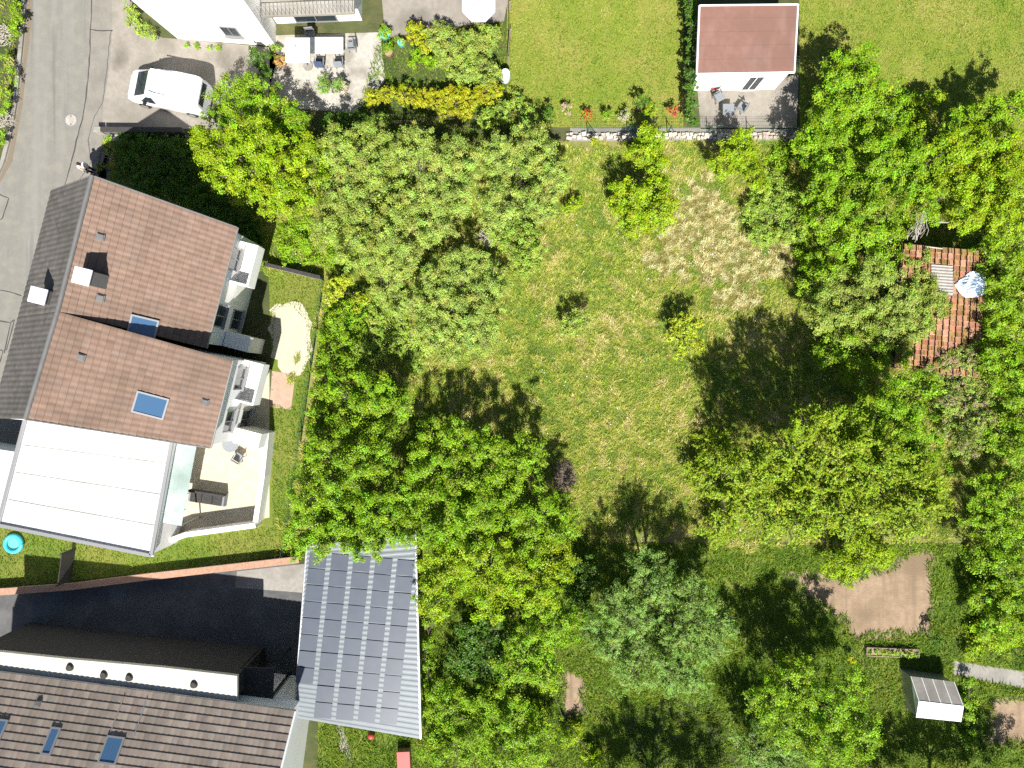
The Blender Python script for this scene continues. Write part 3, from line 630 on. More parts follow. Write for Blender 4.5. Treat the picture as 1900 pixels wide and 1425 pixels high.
# dry twigs on the bank and around
def twigs(name, label, cat, u, v, r, n, m, zmax=.5, rad=.012):
    t = MB(); c = P(u, v, 0)
    rm = r * H / F
    for i in range(n):
        a = random.uniform(0, 6.28); q = rm * math.sqrt(random.random())
        p = Vector((c.x + q * math.cos(a), c.y + q * math.sin(a), random.uniform(.05, zmax)))
        b = random.uniform(0, 6.28); L = random.uniform(.25, .7)
        d = Vector((math.cos(b), math.sin(b), random.uniform(-.3, .3)))
        pts = [p + d * L * (k / 3 - .5) + Vector((random.uniform(-.04, .04), random.uniform(-.04, .04), random.uniform(-.03, .03))) for k in range(4)]
        for q2 in pts: q2.z = max(q2.z, .02)
        t.tube(pts, [rad * random.uniform(.8, 1.6)] * 3 + [rad * .4], 4)
    return tag(t.build(name, m), label, cat)
twigs('dry_brush', 'tangle of dry grey twigs on the road bank below the top left bush', 'twigs', 8, 70, 20, 90, M['deadwood'])
twigs('dry_brush', 'tangle of dry grey twigs on the road bank in its lower half', 'twigs', 12, 225, 15, 80, M['deadwood'])
twigs('dead_branches', 'bleached dead branches lying over the tree above the clay tiled hut', 'dead branches', 1708, 415, 20, 1, M['deadwood'])
t = MB(); c0 = P(1700, 440, 4.6)
for i in range(26):
    e = P(random.gauss(1714, 6), random.gauss(402, 8), 4.9 + random.uniform(-.3, .5)); s0 = c0 + Vector((random.gauss(0, .25), random.gauss(0, .15), random.uniform(-.4, .2)))
    mid = (s0 + e) * .5 + Vector((random.gauss(0, .12), random.gauss(0, .12), .1)); t.tube([s0, mid, e], [.012, .009, .005], 4)
bpy.data.objects.remove(bpy.data.objects['dead_branches'])
tag(t.build('dead_branches', M['deadwood']), 'bleached dead branches sticking out above the clay tiled hut', 'dead branches')
twigs('bare_twigs', 'bare grey twigs in the dark gap of the orchard row', 'twigs', 905, 445, 16, 60, M['deadwood'], 2.2, .014)
# compost heap
t = thing('compost_heap', 'heap of brown garden cuttings beside the lower thicket', 'compost heap', P(1044, 880, 0))
mb = MB(); mb.ball(P(1046, 882, .0), (.6, .85, .45), 16, 8)
hp = mb.build('heap', M['soil'], t, smooth=True)
for v in hp.data.vertices: v.co += Vector((random.gauss(0, .05), random.gauss(0, .05), random.gauss(0, .05)))
mb = MB()
for i in range(200):
    a = random.uniform(0, 6.28); q = math.sqrt(random.random()); c = P(1046, 882, 0)
    p = Vector((c.x + .68 * q * math.cos(a), c.y + .95 * q * math.sin(a), .48 * math.sqrt(max(0, 1 - q * q)) + random.uniform(0, .12)))
    b = random.gauss(2.3, .6); d = Vector((math.cos(b), math.sin(b), random.uniform(-.15, .15))); L = random.uniform(.3, .8)
    mb.tube([p - d * L / 2, p + Vector((0, 0, .04)), p + d * L / 2], [.012, .012, .006], 4)
mb.build('cut_twigs', M['timber'], t)

# ------------------------------------------------------------------ grass
def grass(name, poly_px, dens, hmin, hmax, pal, wd, lay, straw=None, seed=1, label=None, skip=None, streak=None, wob_=False):
    pts = [P(u, v) for u, v in poly_px]
    xs = [p.x for p in pts]; ys = [p.y for p in pts]
    x0, x1 = max(min(xs), -34), min(max(xs), 34); y0, y1 = max(min(ys), -26), min(max(ys), 26)
    n = int((x1 - x0) * (y1 - y0) * dens)
    x = rng.uniform(x0, x1, n); y = rng.uniform(y0, y1, n)
    # tufts: pull the blades together a little
    ww = .45 if wob_ else 0.0
    k = inside(x + ww * snoise(x, y, 301, 2.5), y + ww * snoise(x, y, 302, 2.5), pts)
    if skip:
        for s in skip: k &= ~inside(x, y, [P(u, v) for u, v in s])
    x, y = x[k], y[k]; n = len(x)
    a = snoise(x, y, seed, 9); b = snoise(x, y, seed + 1, 2.2); d = snoise(x, y, seed + 2, .8); e = snoise(x, y, seed + 3, 4.0)
    if streak: a = a + 2.2 * snoise(x, y * streak, seed + 6, 1.5); b = .5 * b
    th = 1.2 + .9 * snoise(x, y, seed + 4, 5) + .7 * b + rng.normal(0, 1.5, n)
    hh = np.clip(rng.uniform(hmin, hmax, n) * (1 + .22 * d + .18 * b), hmin * .4, hmax * 1.5)
    sel = np.clip(.40 + .09 * a + .15 * b + .12 * d + rng.normal(0, .24, n), 0, .999)
    pal = np.array(pal); q = sel * (len(pal) - 1); i = q.astype(int); f = (q - i)[:, None]
    col = pal[i] * (1 - f) + pal[np.minimum(i + 1, len(pal) - 1)] * f
    col = col * (1 + rng.normal(0, .18, (n, 1)))
    if straw is not None:
        U = 950 + x * F / H; Vv = 712.5 - y * F / H
        dm = np.zeros(n)
        for (cu, cv, ru, rv) in straw:
            dm = np.maximum(dm, 1.5 * (1 - ((U - cu) / ru) ** 2 - ((Vv - cv) / rv) ** 2) + .45 * b + .30 * d)
        sm = np.clip(dm * 1.5, 0, 1)
        fold = .55 * snoise(x, y, seed + 8, 1.3) + .8 * snoise(x, y, seed + 9, .62, 12)
        sc = np.array([.58, .475, .23]) * (1 + .20 * fold + rng.normal(0, .16, n))[:, None]
        ol = fold + rng.normal(0, .6, n) < -.35
        sc[ol] = np.array([.26, .235, .055]) * (1 + rng.normal(0, .15, (ol.sum(), 1)))
        s2 = sm > rng.random(n) * .9
        col[s2] = sc[s2]; th[s2] = (1.2 + 1.6 * snoise(x, y, seed + 4, 3))[s2] + rng.normal(0, 1.3, s2.sum()); hh[s2] *= .7 * (1.0 + .3 * np.clip(fold[s2], -1, 1))
    col = np.clip(col, .01, .6)
    lean = hh * lay * rng.uniform(.5, 1.3, n)
    dx, dy = np.cos(th), np.sin(th)
    w2 = wd * rng.uniform(.6, 1.4, n) * .5
    V = np.empty((n, 3, 3), np.float32)
    V[:, 0] = np.stack([x - dy * w2, y + dx * w2, np.full(n, .004)], 1)
    V[:, 1] = np.stack([x + dy * w2, y - dx * w2, np.full(n, .004)], 1)
    V[:, 2] = np.stack([x + dx * lean, y + dy * lean, hh], 1)
    o = np_mesh(name, V.reshape(-1, 3), np.arange(n * 3, dtype=np.int32).reshape(n, 3), M['blade'], None, col)
    return tag(o, label, None, None, 'stuff')
HUT = [(1690, 453), (1828, 466), (1812, 690), (1668, 672)]
PAL = [(0.128, 0.229, 0.0291), (0.195, 0.31, 0.0326), (0.271, 0.369, 0.0364), (0.354, 0.413, 0.0507), (0.438, 0.421, 0.0818), (0.543, 0.457, 0.154), (0.632, 0.517, 0.255)]
grass('meadow_grass', MEADOW, 640, .06, .24, PAL, .034, 1.15,
      [(1310, 420, 75, 60), (1350, 480, 105, 55), (1300, 380, 50, 50), (1365, 555, 55, 30), (1245, 485, 55, 28), (1440, 480, 40, 40), (1260, 430, 40, 40)], 11, skip=[HUT], wob_=True)
PL = [(0.109, 0.205, 0.0155), (0.152, 0.242, 0.017), (0.197, 0.265, 0.0248), (0.242, 0.281, 0.0435), (0.305, 0.318, 0.0775)]
grass('lawn_grass', LAWN1, 260, .04, .09, PL, .045, 1.2, None, 31, streak=.12)
grass('lawn_grass', LAWN2, 260, .04, .09, PL, .045, 1.2, None, 41, streak=.35)
PG = [(0.0679, 0.144, 0.0104), (0.105, 0.198, 0.0117), (0.161, 0.246, 0.0156), (0.216, 0.267, 0.0325)]
grass('lawn_grass', LAWN3, 170, .05, .11, PG, .05, .9, None, 51, skip=[[(285, 800), (506, 690), (506, 975), (290, 1012)], [(512, 576), (540, 568), (568, 595), (570, 655), (541, 755), (506, 750), (508, 620)]])
grass('garden_grass', LAWN4, 240, .09, .26, PG, .045, 1.2, None, 61, wob_=True,
      skip=[ragged([(1470, 1072), (1500, 1068), (1560, 1085), (1650, 1062), (1695, 1030), (1725, 1032), (1718, 1168), (1595, 1180), (1540, 1125)], 8, 7), [(1768, 1226), (1900, 1246), (1900, 1276), (1770, 1252)], ragged([(1842, 1306), (1930, 1300), (1930, 1374), (1840, 1374)], 6, 7), ragged([(1050, 1252), (1078, 1258), (1082, 1320), (1053, 1324)], 6, 7)])
grass('garden_grass', [(705, 72), (948, 40), (948, 264), (345, 264), (480, 240), (662, 208)], 160, .06, .2, PG, .045, 1.1, None, 71)
grass('verge_grass', [(-300, -300)] + vb + [(-300, 900)], 120, .06, .2, PAL, .04, 1.1, None, 81)
# white wild flowers
n = 2600; x = rng.uniform(-14, 20, n); y = rng.uniform(-10, 13, n)
k = (snoise(x, y, 77, 5) + .6 * snoise(x, y, 78, 1.5) > .9) & inside(x, y, [P(u, v) for u, v in MEADOW]); x, y = x[k], y[k]; n = len(x)
pos = np.stack([x, y, rng.uniform(.18, .38, n)], 1); nr = np.array([0, -.2, 1]) + rng.normal(0, .25, (n, 3)); nr /= np.linalg.norm(nr, axis=1)[:, None]
V, Fc, T = leaves(pos, nr, rng.uniform(.035, .075, n), np.ones((n, 3)), 1.0)
tag(np_mesh('wild_flowers', V, Fc, M['petal']), kind='stuff')

# ------------------------------------------------------------------ buildings
def tile_roof(name, A, B, C, D, tu, tv, m, parent, cols, amp=.03, step=.035, sub=4):
    """A-B is the upper edge, D-C the lower edge; tiles tu wide along it and tv long down the slope"""
    A, B, C, D = [np.array(q, float) for q in (A, B, C, D)]
    nu = max(2, int(round(np.linalg.norm(C - D) / tu))); nv = max(2, int(round(np.linalg.norm(D - A) / tv)))
    nrm = np.cross(B - A, D - A); nrm /= np.linalg.norm(nrm)
    if nrm[2] < 0: nrm = -nrm
    V, Fc, T = [], [], []
    uu = np.linspace(0, 1, nu * sub + 1)
    ph = (np.arange(nu * sub + 1) % sub) / sub
    prof = amp * np.abs(np.sin(np.pi * ph)) ** .8
    cols = np.array(cols); k = 0
    for j in range(nv):
        tile = cols[rng.integers(0, len(cols), nu)] * (1 + rng.normal(0, .04, (nu, 1)))
        for e, (t, st) in enumerate(((j / nv, .0), ((j + 1.06) / nv, step))):
            t = min(t, 1.02)
            p = (A + (D - A) * t)[None] * (1 - uu[:, None]) + (B + (C - B) * t)[None] * uu[:, None]
            V.append(p + nrm[None] * (prof + st)[:, None])
        n = len(uu); i = np.arange(n - 1)
        Fc.append(np.stack([k + i, k + n + i, k + n + i + 1, k + i + 1], 1)); T.append(np.repeat(tile, sub, 0)[:n - 1])
        k += 2 * n
    V = np.concatenate(V); Fc = np.concatenate(Fc); T = np.concatenate(T)
    o = np_mesh(name, V, Fc, m, parent, T)
    if o.data.polygons[0].normal.z < 0: o.data.flip_normals()
    return o

def on_plane(A, B, D, p):
    """z of the plane through A, B, D at p's x, y"""
    n = (Vector(B) - Vector(A)).cross(Vector(D) - Vector(A)); A = Vector(A)
    return A.z - (n.x * (p[0] - A.x) + n.y * (p[1] - A.y)) / n.z

def house(root, rid_n, rid_s, el_n, el_s, er_n, er_s, wall_m, oh=.35, gab=.2):
    """walls under a gable roof given by its ridge and eave corners"""
    def ins(a, b, d): v = (b - a); v.z = 0; return a + v.normalized() * d
    drop = Vector((0, 0, -.16))
    cn = [ins(el_n, rid_n, oh), rid_n.copy(), ins(er_n, rid_n, oh)]; cs = [ins(el_s, rid_s, oh), rid_s.copy(), ins(er_s, rid_s, oh)]
    cn[0].z = on_plane(rid_n, rid_s, el_n, cn[0]); cn[2].z = on_plane(rid_n, rid_s, er_n, cn[2])
    cs[0].z = on_plane(rid_n, rid_s, el_s, cs[0]); cs[2].z = on_plane(rid_n, rid_s, er_s, cs[2])
    dn = (cs[1] - cn[1]).normalized() * gab
    cn = [p + dn + drop for p in cn]; cs = [p - dn + drop for p in cs]
    v = [Vector((p.x, p.y, -.05)) for p in (cn[0], cn[2], cs[2], cs[0])]
    mb = MB(); mb.v = [tuple(p) for p in v + cn + cs]
    # 0 nl 1 nr 2 sr 3 sl | 4 nl 5 nridge 6 nr | 7 sl 8 sridge 9 sr
    mb.f = [[0, 4, 5, 6, 1], [3, 2, 9, 8, 7], [0, 3, 7, 4], [1, 6, 9, 2], [4, 7, 8, 5], [5, 8, 9, 6]]
    mb.build('wall', wall_m, root)
    return cn, cs

def window(parent, c, ax, out, wd, ht, frame_m, name='window', door=False):
    """a framed window in a vertical wall: c its centre on the wall face, ax along the wall, out the wall's outward normal"""
    c = Vector(c); up = Vector((0, 0, 1)); ax = Vector(ax).normalized(); out = Vector(out).normalized()
    mb = MB(); b = .07
    for s in (-1, 1):
        mb.obox(c + ax * s * (wd / 2 - b / 2) + out * .02, ax, out, up, (b, .09, ht))
        mb.obox(c + up * s * (ht / 2 - b / 2) + out * .02, ax, out, up, (wd - 2 * b, .09, b))
    mb.obox(c + out * .02, ax, out, up, (.05, .085, ht - 2 * b))
    f = mb.build(name, frame_m, parent)
    MB().obox(c + out * .012, ax, out, up, (wd - .1, .03, ht - .1)).build('pane', M['glass'], f)
    if not door:
        MB().obox(c - up * (ht / 2 + .03) + out * .08, ax, out, up, (wd + .16, .2, .05)).build('sill', M['alu'], f)
    return f

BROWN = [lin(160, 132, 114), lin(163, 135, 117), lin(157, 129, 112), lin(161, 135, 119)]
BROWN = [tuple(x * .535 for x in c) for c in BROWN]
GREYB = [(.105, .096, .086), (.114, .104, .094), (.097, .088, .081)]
# --- the semi-detached brown house: a northern and a southern half under one ridge
def roof_plane_frame(A, B, D):
    A, B, D = Vector(A), Vector(B), Vector(D)
    u = (B - A).normalized(); n = u.cross(D - A).normalized()
    if n.z < 0: n = -n
    v = n.cross(u)
    if v.z > 0: v = -v
    return u, v, n
def roof_window(parent, u, v, A, B, D, wd, ln, name='roof_window'):
    ax, dn, n = roof_plane_frame(A, B, D)
    z = 6.0
    for _ in range(8):
        p = P(u, v, z); z = on_plane(A, B, D, p)
    c = P(u, v, z)
    mb = MB(); b = .09
    for s in (-1, 1):
        mb.obox(c + ax * s * (wd / 2 - b / 2) + n * .06, ax, dn, n, (b, ln, .16)); mb.obox(c + dn * s * (ln / 2 - b / 2) + n * .06, ax, dn, n, (wd - 2 * b, b, .16))
    f = mb.build(name, M['alu'], parent)
    MB().obox(c + n * .08, ax, dn, n, (wd - .12, ln - .12, .04)).build('pane', M['glassblue'], f)
    return f
def roof_vent(parent, u, v, A, B, D, s=.36):
    ax, dn, n = roof_plane_frame(A, B, D); z = 6
    for _ in range(8): z = on_plane(A, B, D, P(u, v, z))
    c = P(u, v, z)
    mb = MB().obox(c + n * .06, ax, dn, n, (s, s * 1.1, .12)); mb.obox(c + n * .14, ax, dn, n, (s * .75, s * .8, .06))
    return mb.build('roof_vent', M['greyw'], parent, bevel=.02)
def chimney(name, parent, u, v, ztop, A, B, D, rz, s=.72):
    c = P(u, v, ztop); z0 = on_plane(A, B, D, c) - .3
    o = MB().box((c.x, c.y, (z0 + ztop - .12) / 2), (s, s * 1.1, ztop - .12 - z0), rz).build(name, M['greyw'], parent, bevel=.015)
    MB().box((c.x, c.y, ztop - .09), (s + .1, s * 1.1 + .1, .07), rz).build('cap', M['capmetal'], o, bevel=.01)
    return o
RZ = 7.8
rn = P(172, 326, RZ); rm_ = P(108, 578, RZ); rs = P(48, 778, RZ)
eln = P(97, 353, 4.6); els = P(-14, 776, 4.6); elm = eln + (els - eln) * ((rm_ - rn).length / (rs - rn).length)
ern = P(440, 422, 5.0); erm = P(382, 646, 5.0)
ehm = P(431, 669, 6.0); ehs = P(390, 831, 6.0)
hA = thing('semi_detached_house', 'white house half with brown tiled roof beside the picket fence', 'house', (rn.x, rn.y - 5, 0), 'halves of the brown roofed double house')
cn, cs = house(hA, rn, rm_, eln, elm, ern, erm, M['render'])
tile_roof('roof', rn, rm_, erm, ern, .30, .36, M['tile'], hA, BROWN)
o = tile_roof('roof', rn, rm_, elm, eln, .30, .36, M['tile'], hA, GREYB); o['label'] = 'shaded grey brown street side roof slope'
AZ = math.atan2((rm_ - rn).y, (rm_ - rn).x)
MB().tube([rn + Vector((0, 0, .05)), rm_ + Vector((0, 0, .05))], .11, 8).build('ridge', M['greyw'], hA)
for a, b in ((ern, erm), (eln, elm)):
    MB().tube([a + Vector((0, 0, -.05)), b + Vector((0, 0, -.05))], .075, 8).build('gutter', M['alu'], hA)
MB().tube([eln, rn + Vector((0, 0, .03)), ern], .05, 6).build('verge', M['greyw'], hA)
chimney('chimney', hA, 150, 512, 8.7, rn, rm_, ern, AZ)
chimney('chimney', hA, 68, 548, 7.6, rn, rm_, eln, AZ)
roof_window(hA, 266, 606, rn, rm_, ern, 1.0, 1.35)
for q in ((187, 440), (187, 553)): roof_vent(hA, *q, rn, rm_, ern)
hB = thing('semi_detached_house', 'white house half with brown tiled roof and blue roof window beside the flat white extension', 'house', (rs.x, rs.y + 3, 0), 'halves of the brown roofed double house')
cn2, cs2 = house(hB, rm_, rs, elm, els, ehm, ehs, M['render'], gab=.02)
tile_roof('roof', rm_, rs, ehs, ehm, .30, .36, M['tile'], hB, BROWN)
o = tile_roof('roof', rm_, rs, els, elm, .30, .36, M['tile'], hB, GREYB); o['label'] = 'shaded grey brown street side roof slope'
MB().tube([rm_ + Vector((0, 0, .05)), rs + Vector((0, 0, .05))], .11, 8).build('ridge', M['greyw'], hB)
for a, b in ((ehm, ehs), (elm, els)):
    MB().tube([a + Vector((0, 0, -.05)), b + Vector((0, 0, -.05))], .075, 8).build('gutter', M['alu'], hB)
MB().tube([rs + Vector((0, 0, .03)), ehs], .05, 6).build('verge', M['greyw'], hB)
roof_window(hB, 280, 752, rm_, rs, ehm, 1.15, 1.6)
for q in ((152, 663), (381, 746)): roof_vent(hB, *q, rm_, rs, ehm)
# garden facades
for root, a, b, rows in ((hA, cn[2], cs[2], 2), (hB, cn2[2], cs2[2], 2)):
    d = (b - a); d.z = 0; L = d.length; d.normalize(); out = Vector((-d.y, d.x, 0))
    if out.x < 0: out = -out
    for fr, zc, wd, ht, dr in ((.22, 3.6, 1.3, 1.2, False), (.74, 3.6, 1.3, 1.2, False), (.24, 1.1, 1.8, 2.1, True), (.74, 1.3, 1.2, 1.3, False)):
        p = a + d * L * fr; p.z = zc
        window(root, p, d, out, wd, ht, M['alu'], 'terrace_door' if dr else 'window', dr)
    # balcony
    p = a + d * L * .24; p.z = 2.55
    bal = MB().obox(p + out * .55, d, out, (0, 0, 1), (2.4, 1.1, .16)).build('balcony', M['render'], root, bevel=.01)
    mb = MB()
    mb.obox(p + out * 1.06 + Vector((0, 0, .53)), d, out, (0, 0, 1), (2.4, .1, .9))
    for q in (-1, 1): mb.obox(p + out * .51 + d * q * 1.15 + Vector((0, 0, .53)), d, out, (0, 0, 1), (.1, .99, .9))
    mb.build('parapet', M['render'], bal)
    # white garden wings that screen the terraces from each other
    for fr in (.93,):
        p = a + d * L * fr; p.z = 1.15
        MB().obox(p + out * .8, d, out, (0, 0, 1), (.9, 1.5, 2.3)).build('terrace_screen', M['render'], root, bevel=.02)

# flat white extension
EXT = [(46, 774), (326, 803), (284, 1034), (-6, 976)]
ez = 3.2
t = thing('flat_roof_extension', 'flat white roofed extension on the end of the brown roofed house', 'extension', P(150, 900, 0))
e4 = px(*EXT, z=ez)
cc = sum(e4, Vector()) / 4
MB().prism([cc + (p - cc) * .965 for p in e4], -.05, ez - .12).build('wall', M['render'], t)
MB().prism(e4, ez - .12, ez - .02).build('roof', M['whitemem'], t)
mb = MB()
for i in range(4): 
    a, b = e4[i], e4[(i + 1) % 4]; d = (b - a).normalized(); nn = Vector((-d.y, d.x, 0))
    if (cc - a).dot(nn) < 0: nn = -nn
    if i == 0: continue
    mb.obox((a + b) / 2 + nn * .1 + Vector((0, 0, .05)), d, nn, (0, 0, 1), ((b - a).length - .22, .2, .15))
mb.build('parapet', M['alu'], t, bevel=.01)
mb = MB()
for fr in (.25, .5, .75):
    a = e4[0] + (e4[3] - e4[0]) * fr; b = e4[1] + (e4[2] - e4[1]) * fr
    mb.obox((a + b) / 2 + Vector((0, 0, -.012)), b - a, e4[3] - e4[0], (0, 0, 1), ((b - a).length - .5, .05, .02))
mb.build('roof_seams', M['concrete'], t)
# low annex further left
t = thing('flat_roof_annex', 'white flat roofed annex at the left picture edge beside the extension', 'annex', P(-40, 900, 0))
a4 = px((-120, 815), (28, 838), (2, 960), (-150, 940), z=2.4)
cc = sum(a4, Vector()) / 4
MB().prism([cc + (p - cc) * .96 for p in a4], -.05, 2.28).build('wall', M['render'], t)
MB().prism(a4, 2.28, 2.42).build('roof', M['whitemem'], t, bevel=.02)

# terrace behind the extension
t = thing('terrace_wall', 'white rendered low wall around the house terrace', 'wall', P(480, 960, 0))
MB().wall(px((300, 1006), (360, 985), (486, 968)), .3, -.02, 1.1).build('wall_run', M['render'], t, bevel=.02)
MB().wall(px((486, 962), (498, 880), (506, 800)), .3, -.02, 1.1).build('wall_run', M['render'], t, bevel=.02)
t = thing('glass_canopy', 'greenish glass canopy on posts between extension and terrace', 'canopy', P(340, 880, 0))
g4 = px((328, 820), (366, 826), (338, 975), (296, 968), z=2.5)
mb = MB()
for i in range(6):
    a = g4[0] + (g4[3] - g4[0]) * (i / 5); b = g4[1] + (g4[2] - g4[1]) * (i / 5); mb.obox((a + b) / 2, b - a, Vector((0, 1, 0)), (0, 0, 1), ((b - a).length, .07, .1))
mb.build('rafters', M['alu'], t)
MB().prism(g4, 2.56, 2.585).build('glazing', M['canopyglass'], t)
for p in (g4[1], g4[2]): MB().box((p.x - .06, p.y, 1.22), (.09, .09, 2.44)).build('post', M['alu'], t)
# terrace furniture
def sofa(label, u, v, L, rz, m, group=None):
    c = P(u, v, 0); t = thing('garden_sofa', label, 'sofa', c, group)
    ax = Vector((math.cos(rz), math.sin(rz), 0)); ay = Vector((-math.sin(rz), math.cos(rz), 0)); up = Vector((0, 0, 1))
    MB().obox(c + up * .18, ax, ay, up, (L, .8, .28)).build('base', M['greycl'], t, bevel=.03)
    n = max(1, int(round(L / .7)))
    for i in range(n): MB().obox(c + up * .39 + ax * (L - .2) * ((i + .5) / n - .5) - ay * .06, ax, ay, up, ((L - .2) / n - .02, .62, .13)).build('cushion', m, t, bevel=.04)
    MB().obox(c + up * .5 + ay * .34, ax, ay, up, (L, .14, .5)).build('backrest', m, t, bevel=.04)
    for s in (-1, 1): MB().obox(c + up * .42 + ax * s * (L / 2 - .06), ax, ay, up, (.12, .7, .3)).build('armrest', M['greycl'], t, bevel=.03)
    return t
sofa('dark upholstered garden sofa on the cream house terrace', 390, 922, 2.2, -.15, M['darkwood'])
def chair(label, u, v, rz, m, group):
    c = P(u, v, 0); t = thing('garden_chair', label, 'chair', c, group)
    up = Vector((0, 0, 1)); ax = Vector((1, 0, 0)); ay = Vector((0, 1, 0))
    MB().obox(c + up * .44, ax, ay, up, (.52, .5, .06)).build('seat', m, t, bevel=.02)
    MB().obox(c + up * .72 + ay * .26, ax, Vector((0, 1, .25)), Vector((0, -.2, 1)), (.52, .05, .55)).build('backrest', m, t, bevel=.02)
    for sx in (-1, 1):
        for sy in (-1, 1): MB().obox(c + up * .21 + ax * sx * .22 + ay * sy * .21, ax, ay, up, (.04, .04, .42)).build('leg', M['alu'], t)
        MB().obox(c + up * .64 + ax * sx * .27, ax, ay, up, (.05, .46, .04)).build('armrest', M['alu'], t)
    t.rotation_euler.z = rz
    return t
def table(label, u, v, rx, ry, m, round_=True):
    c = P(u, v, 0); t = thing('garden_table', label, 'table', c)
    mb = MB()
    if round_: disc(mb, c, rx, .70, .74)
    else: mb.box((c.x, c.y, .72), (rx * 2, ry * 2, .04))
    mb.build('tabletop', m, t, bevel=.01)
    for sx in (-1, 1):
        for sy in (-1, 1): MB().box((c.x + sx * rx * .62, c.y + sy * ry * .62, .35), (.05, .05, .70)).build('leg', M['alu'], t)
    return t
table('small round grey table on the cream house terrace', 436, 822, .5, .5, M['greycl'])
GC = 'garden chairs around the tables'
chair('grey chair beside the round table on the house terrace', 448, 848, 2.6, M['greycl'], GC)
chair('grey chair above the round table on the house terrace', 428, 800, .3, M['greycl'], GC)
table('long white table on the terrace of the white house', 612, 95, 1.0, .5, M['white'], False)
for (u, v, rz, m, lab) in ((597, 122, 3.1, 'bluecl', 'navy chair on the lower left of the long white table'), (632, 122, 3.2, 'greycl', 'grey chair on the lower right of the long white table'),
                           (655, 92, -1.5, 'greycl', 'grey chair at the right end of the long white table'), (580, 72, .1, 'greycl', 'grey chair above the long white table on the house side')):
    chair(lab, u, v, rz, M[m], GC)
# house of the white terrace: top edge
t = thing('white_house', 'white rendered house with balcony cut by the top picture edge', 'house', P(460, 0, 0))
W = [P(252, 8), P(330, 72), P(512, 86), P(512, 60), P(690, 54), P(705, -330), P(250, -330)]
MB().prism(W[0:3] + [P(514, -330), P(250, -330)], -.05, 6.5).build('wall', M['render'], t)
MB().prism([P(514, 44), P(672, 38), P(672, -330), P(514, -330)], -.05, 6.5).build('wall', M['render'], t)
MB().prism([P(230, -40), P(320, 95), P(520, 108), P(690, 62), P(715, -360), P(230, -360)], 6.5, 6.75).build('roof', M['tile'], t)
o = bpy.data.objects[t.name]
bal = MB().prism([P(514, 74), P(676, 68), P(676, 46), P(514, 46)], 2.5, 2.7).build('balcony', M['concrete'], t, bevel=.01)
mb = MB()
a, b = P(516, 73), P(674, 67)
for i in range(24):
    p = a + (b - a) * i / 23; mb.box((p.x, p.y, 3.15), (.03, .03, .9))
mb.tube([a + Vector((0, 0, 3.6)), b + Vector((0, 0, 3.6))], .03, 6)
mb.build('railing', M['alu'], bal)
a, b = W[1], W[2]; d = (b - a).normalized(); out = Vector((d.y, -d.x, 0))
for fr, wd in ((.64, 1.0),):
    p = a + d * (b - a).length * fr; p.z = 1.5; window(t, p, d, out, wd, 1.1, M['alu'])
p = P(590, 41, 0); p.z = 1.1; window(t, p, (1, .03, 0), (0, -1, 0), 2.6, 2.1, M['alu'], 'terrace_door', True)
# pots and small things on terraces
def pot(label, u, v, r, h, m, sty=None, flower=None, cat='plant pot'):
    c = P(u, v, 0); t = thing('plant_pot', label, cat, c, 'pots and planters')
    MB().tube([(c.x, c.y, 0), (c.x, c.y, h * .9), (c.x, c.y, h)], [r * .7, r, r * 1.06], 14).build('pot', m, t)
    if sty:
        V, Fc, T = crown_data([((c.x, c.y, h + r * .3), r * 1.2, r * .8)], sty)
        if flower:
            k = rng.random(len(T)) < .6; T[k] = np.array(flower) * (1 + rng.normal(0, .2, (k.sum(), 1))); T = np.clip(T, .01, .8)
        np_mesh('foliage', V, Fc, M['leaf'], t, T)
pot('turquoise glazed pot on the terrace right of the white house', 716, 68, .35, .5, M['turq'], 'bright')
pot('smaller turquoise pot right of the turquoise glazed pot', 746, 84, .22, .4, M['turq'], 'bluish')
pot('terracotta pot with green plant below the turquoise pots', 722, 100, .28, .4, M['brick'], 'deep')
pot('terracotta pot with orange flowers at the left of the white house terrace', 526, 120, .28, .4, M['brick'], 'olive', (.5, .25, .08))
pot('pot of pink flowers at the lower edge of the white house terrace', 640, 165, .3, .4, M['paleconc'], 'bluish', (.55, .35, .42))
pot('grey pot with blue green plant at the left terrace edge', 516, 95, .25, .4, M['concrete'], 'bluish')
FB = 'flowering bushes by the mesh fence'
for (u, v, r, colr, lab) in ((1050, 200, 11, (.55, .32, .34), 'pink flowering bush by the mesh fence'), (1090, 212, 11, (.42, .06, .03), 'red flowering bush left of the fresh green bush by the mesh fence'),
                             (1248, 203, 12, (.42, .04, .05), 'red flowering bush by the tall dark hedge'), (1160, 212, 12, (.42, .36, .32), 'pale flowering bush left of the cone shaped bush'), (1208, 226, 8, (.35, .28, .25), 'faded flowering bush under the pale green bush')):
    t = tree('flower_bush', lab, 'bush', [(u, v, r)], .9, 'bright', FB, 1, trunk=False)
    cr = [q for q in children(t)][0]; at = cr.data.attributes['tint']; n = len(cr.data.polygons)
    arr = np.empty(n * 4, np.float32); at.data.foreach_get('color', arr); arr = arr.reshape(n, 4); k = rng.random(n) < .65
    arr[k, :3] = np.clip(np.array(colr) * (1 + rng.normal(0, .2, (k.sum(), 1))), .01, .8); at.data.foreach_set('color', arr.ravel())
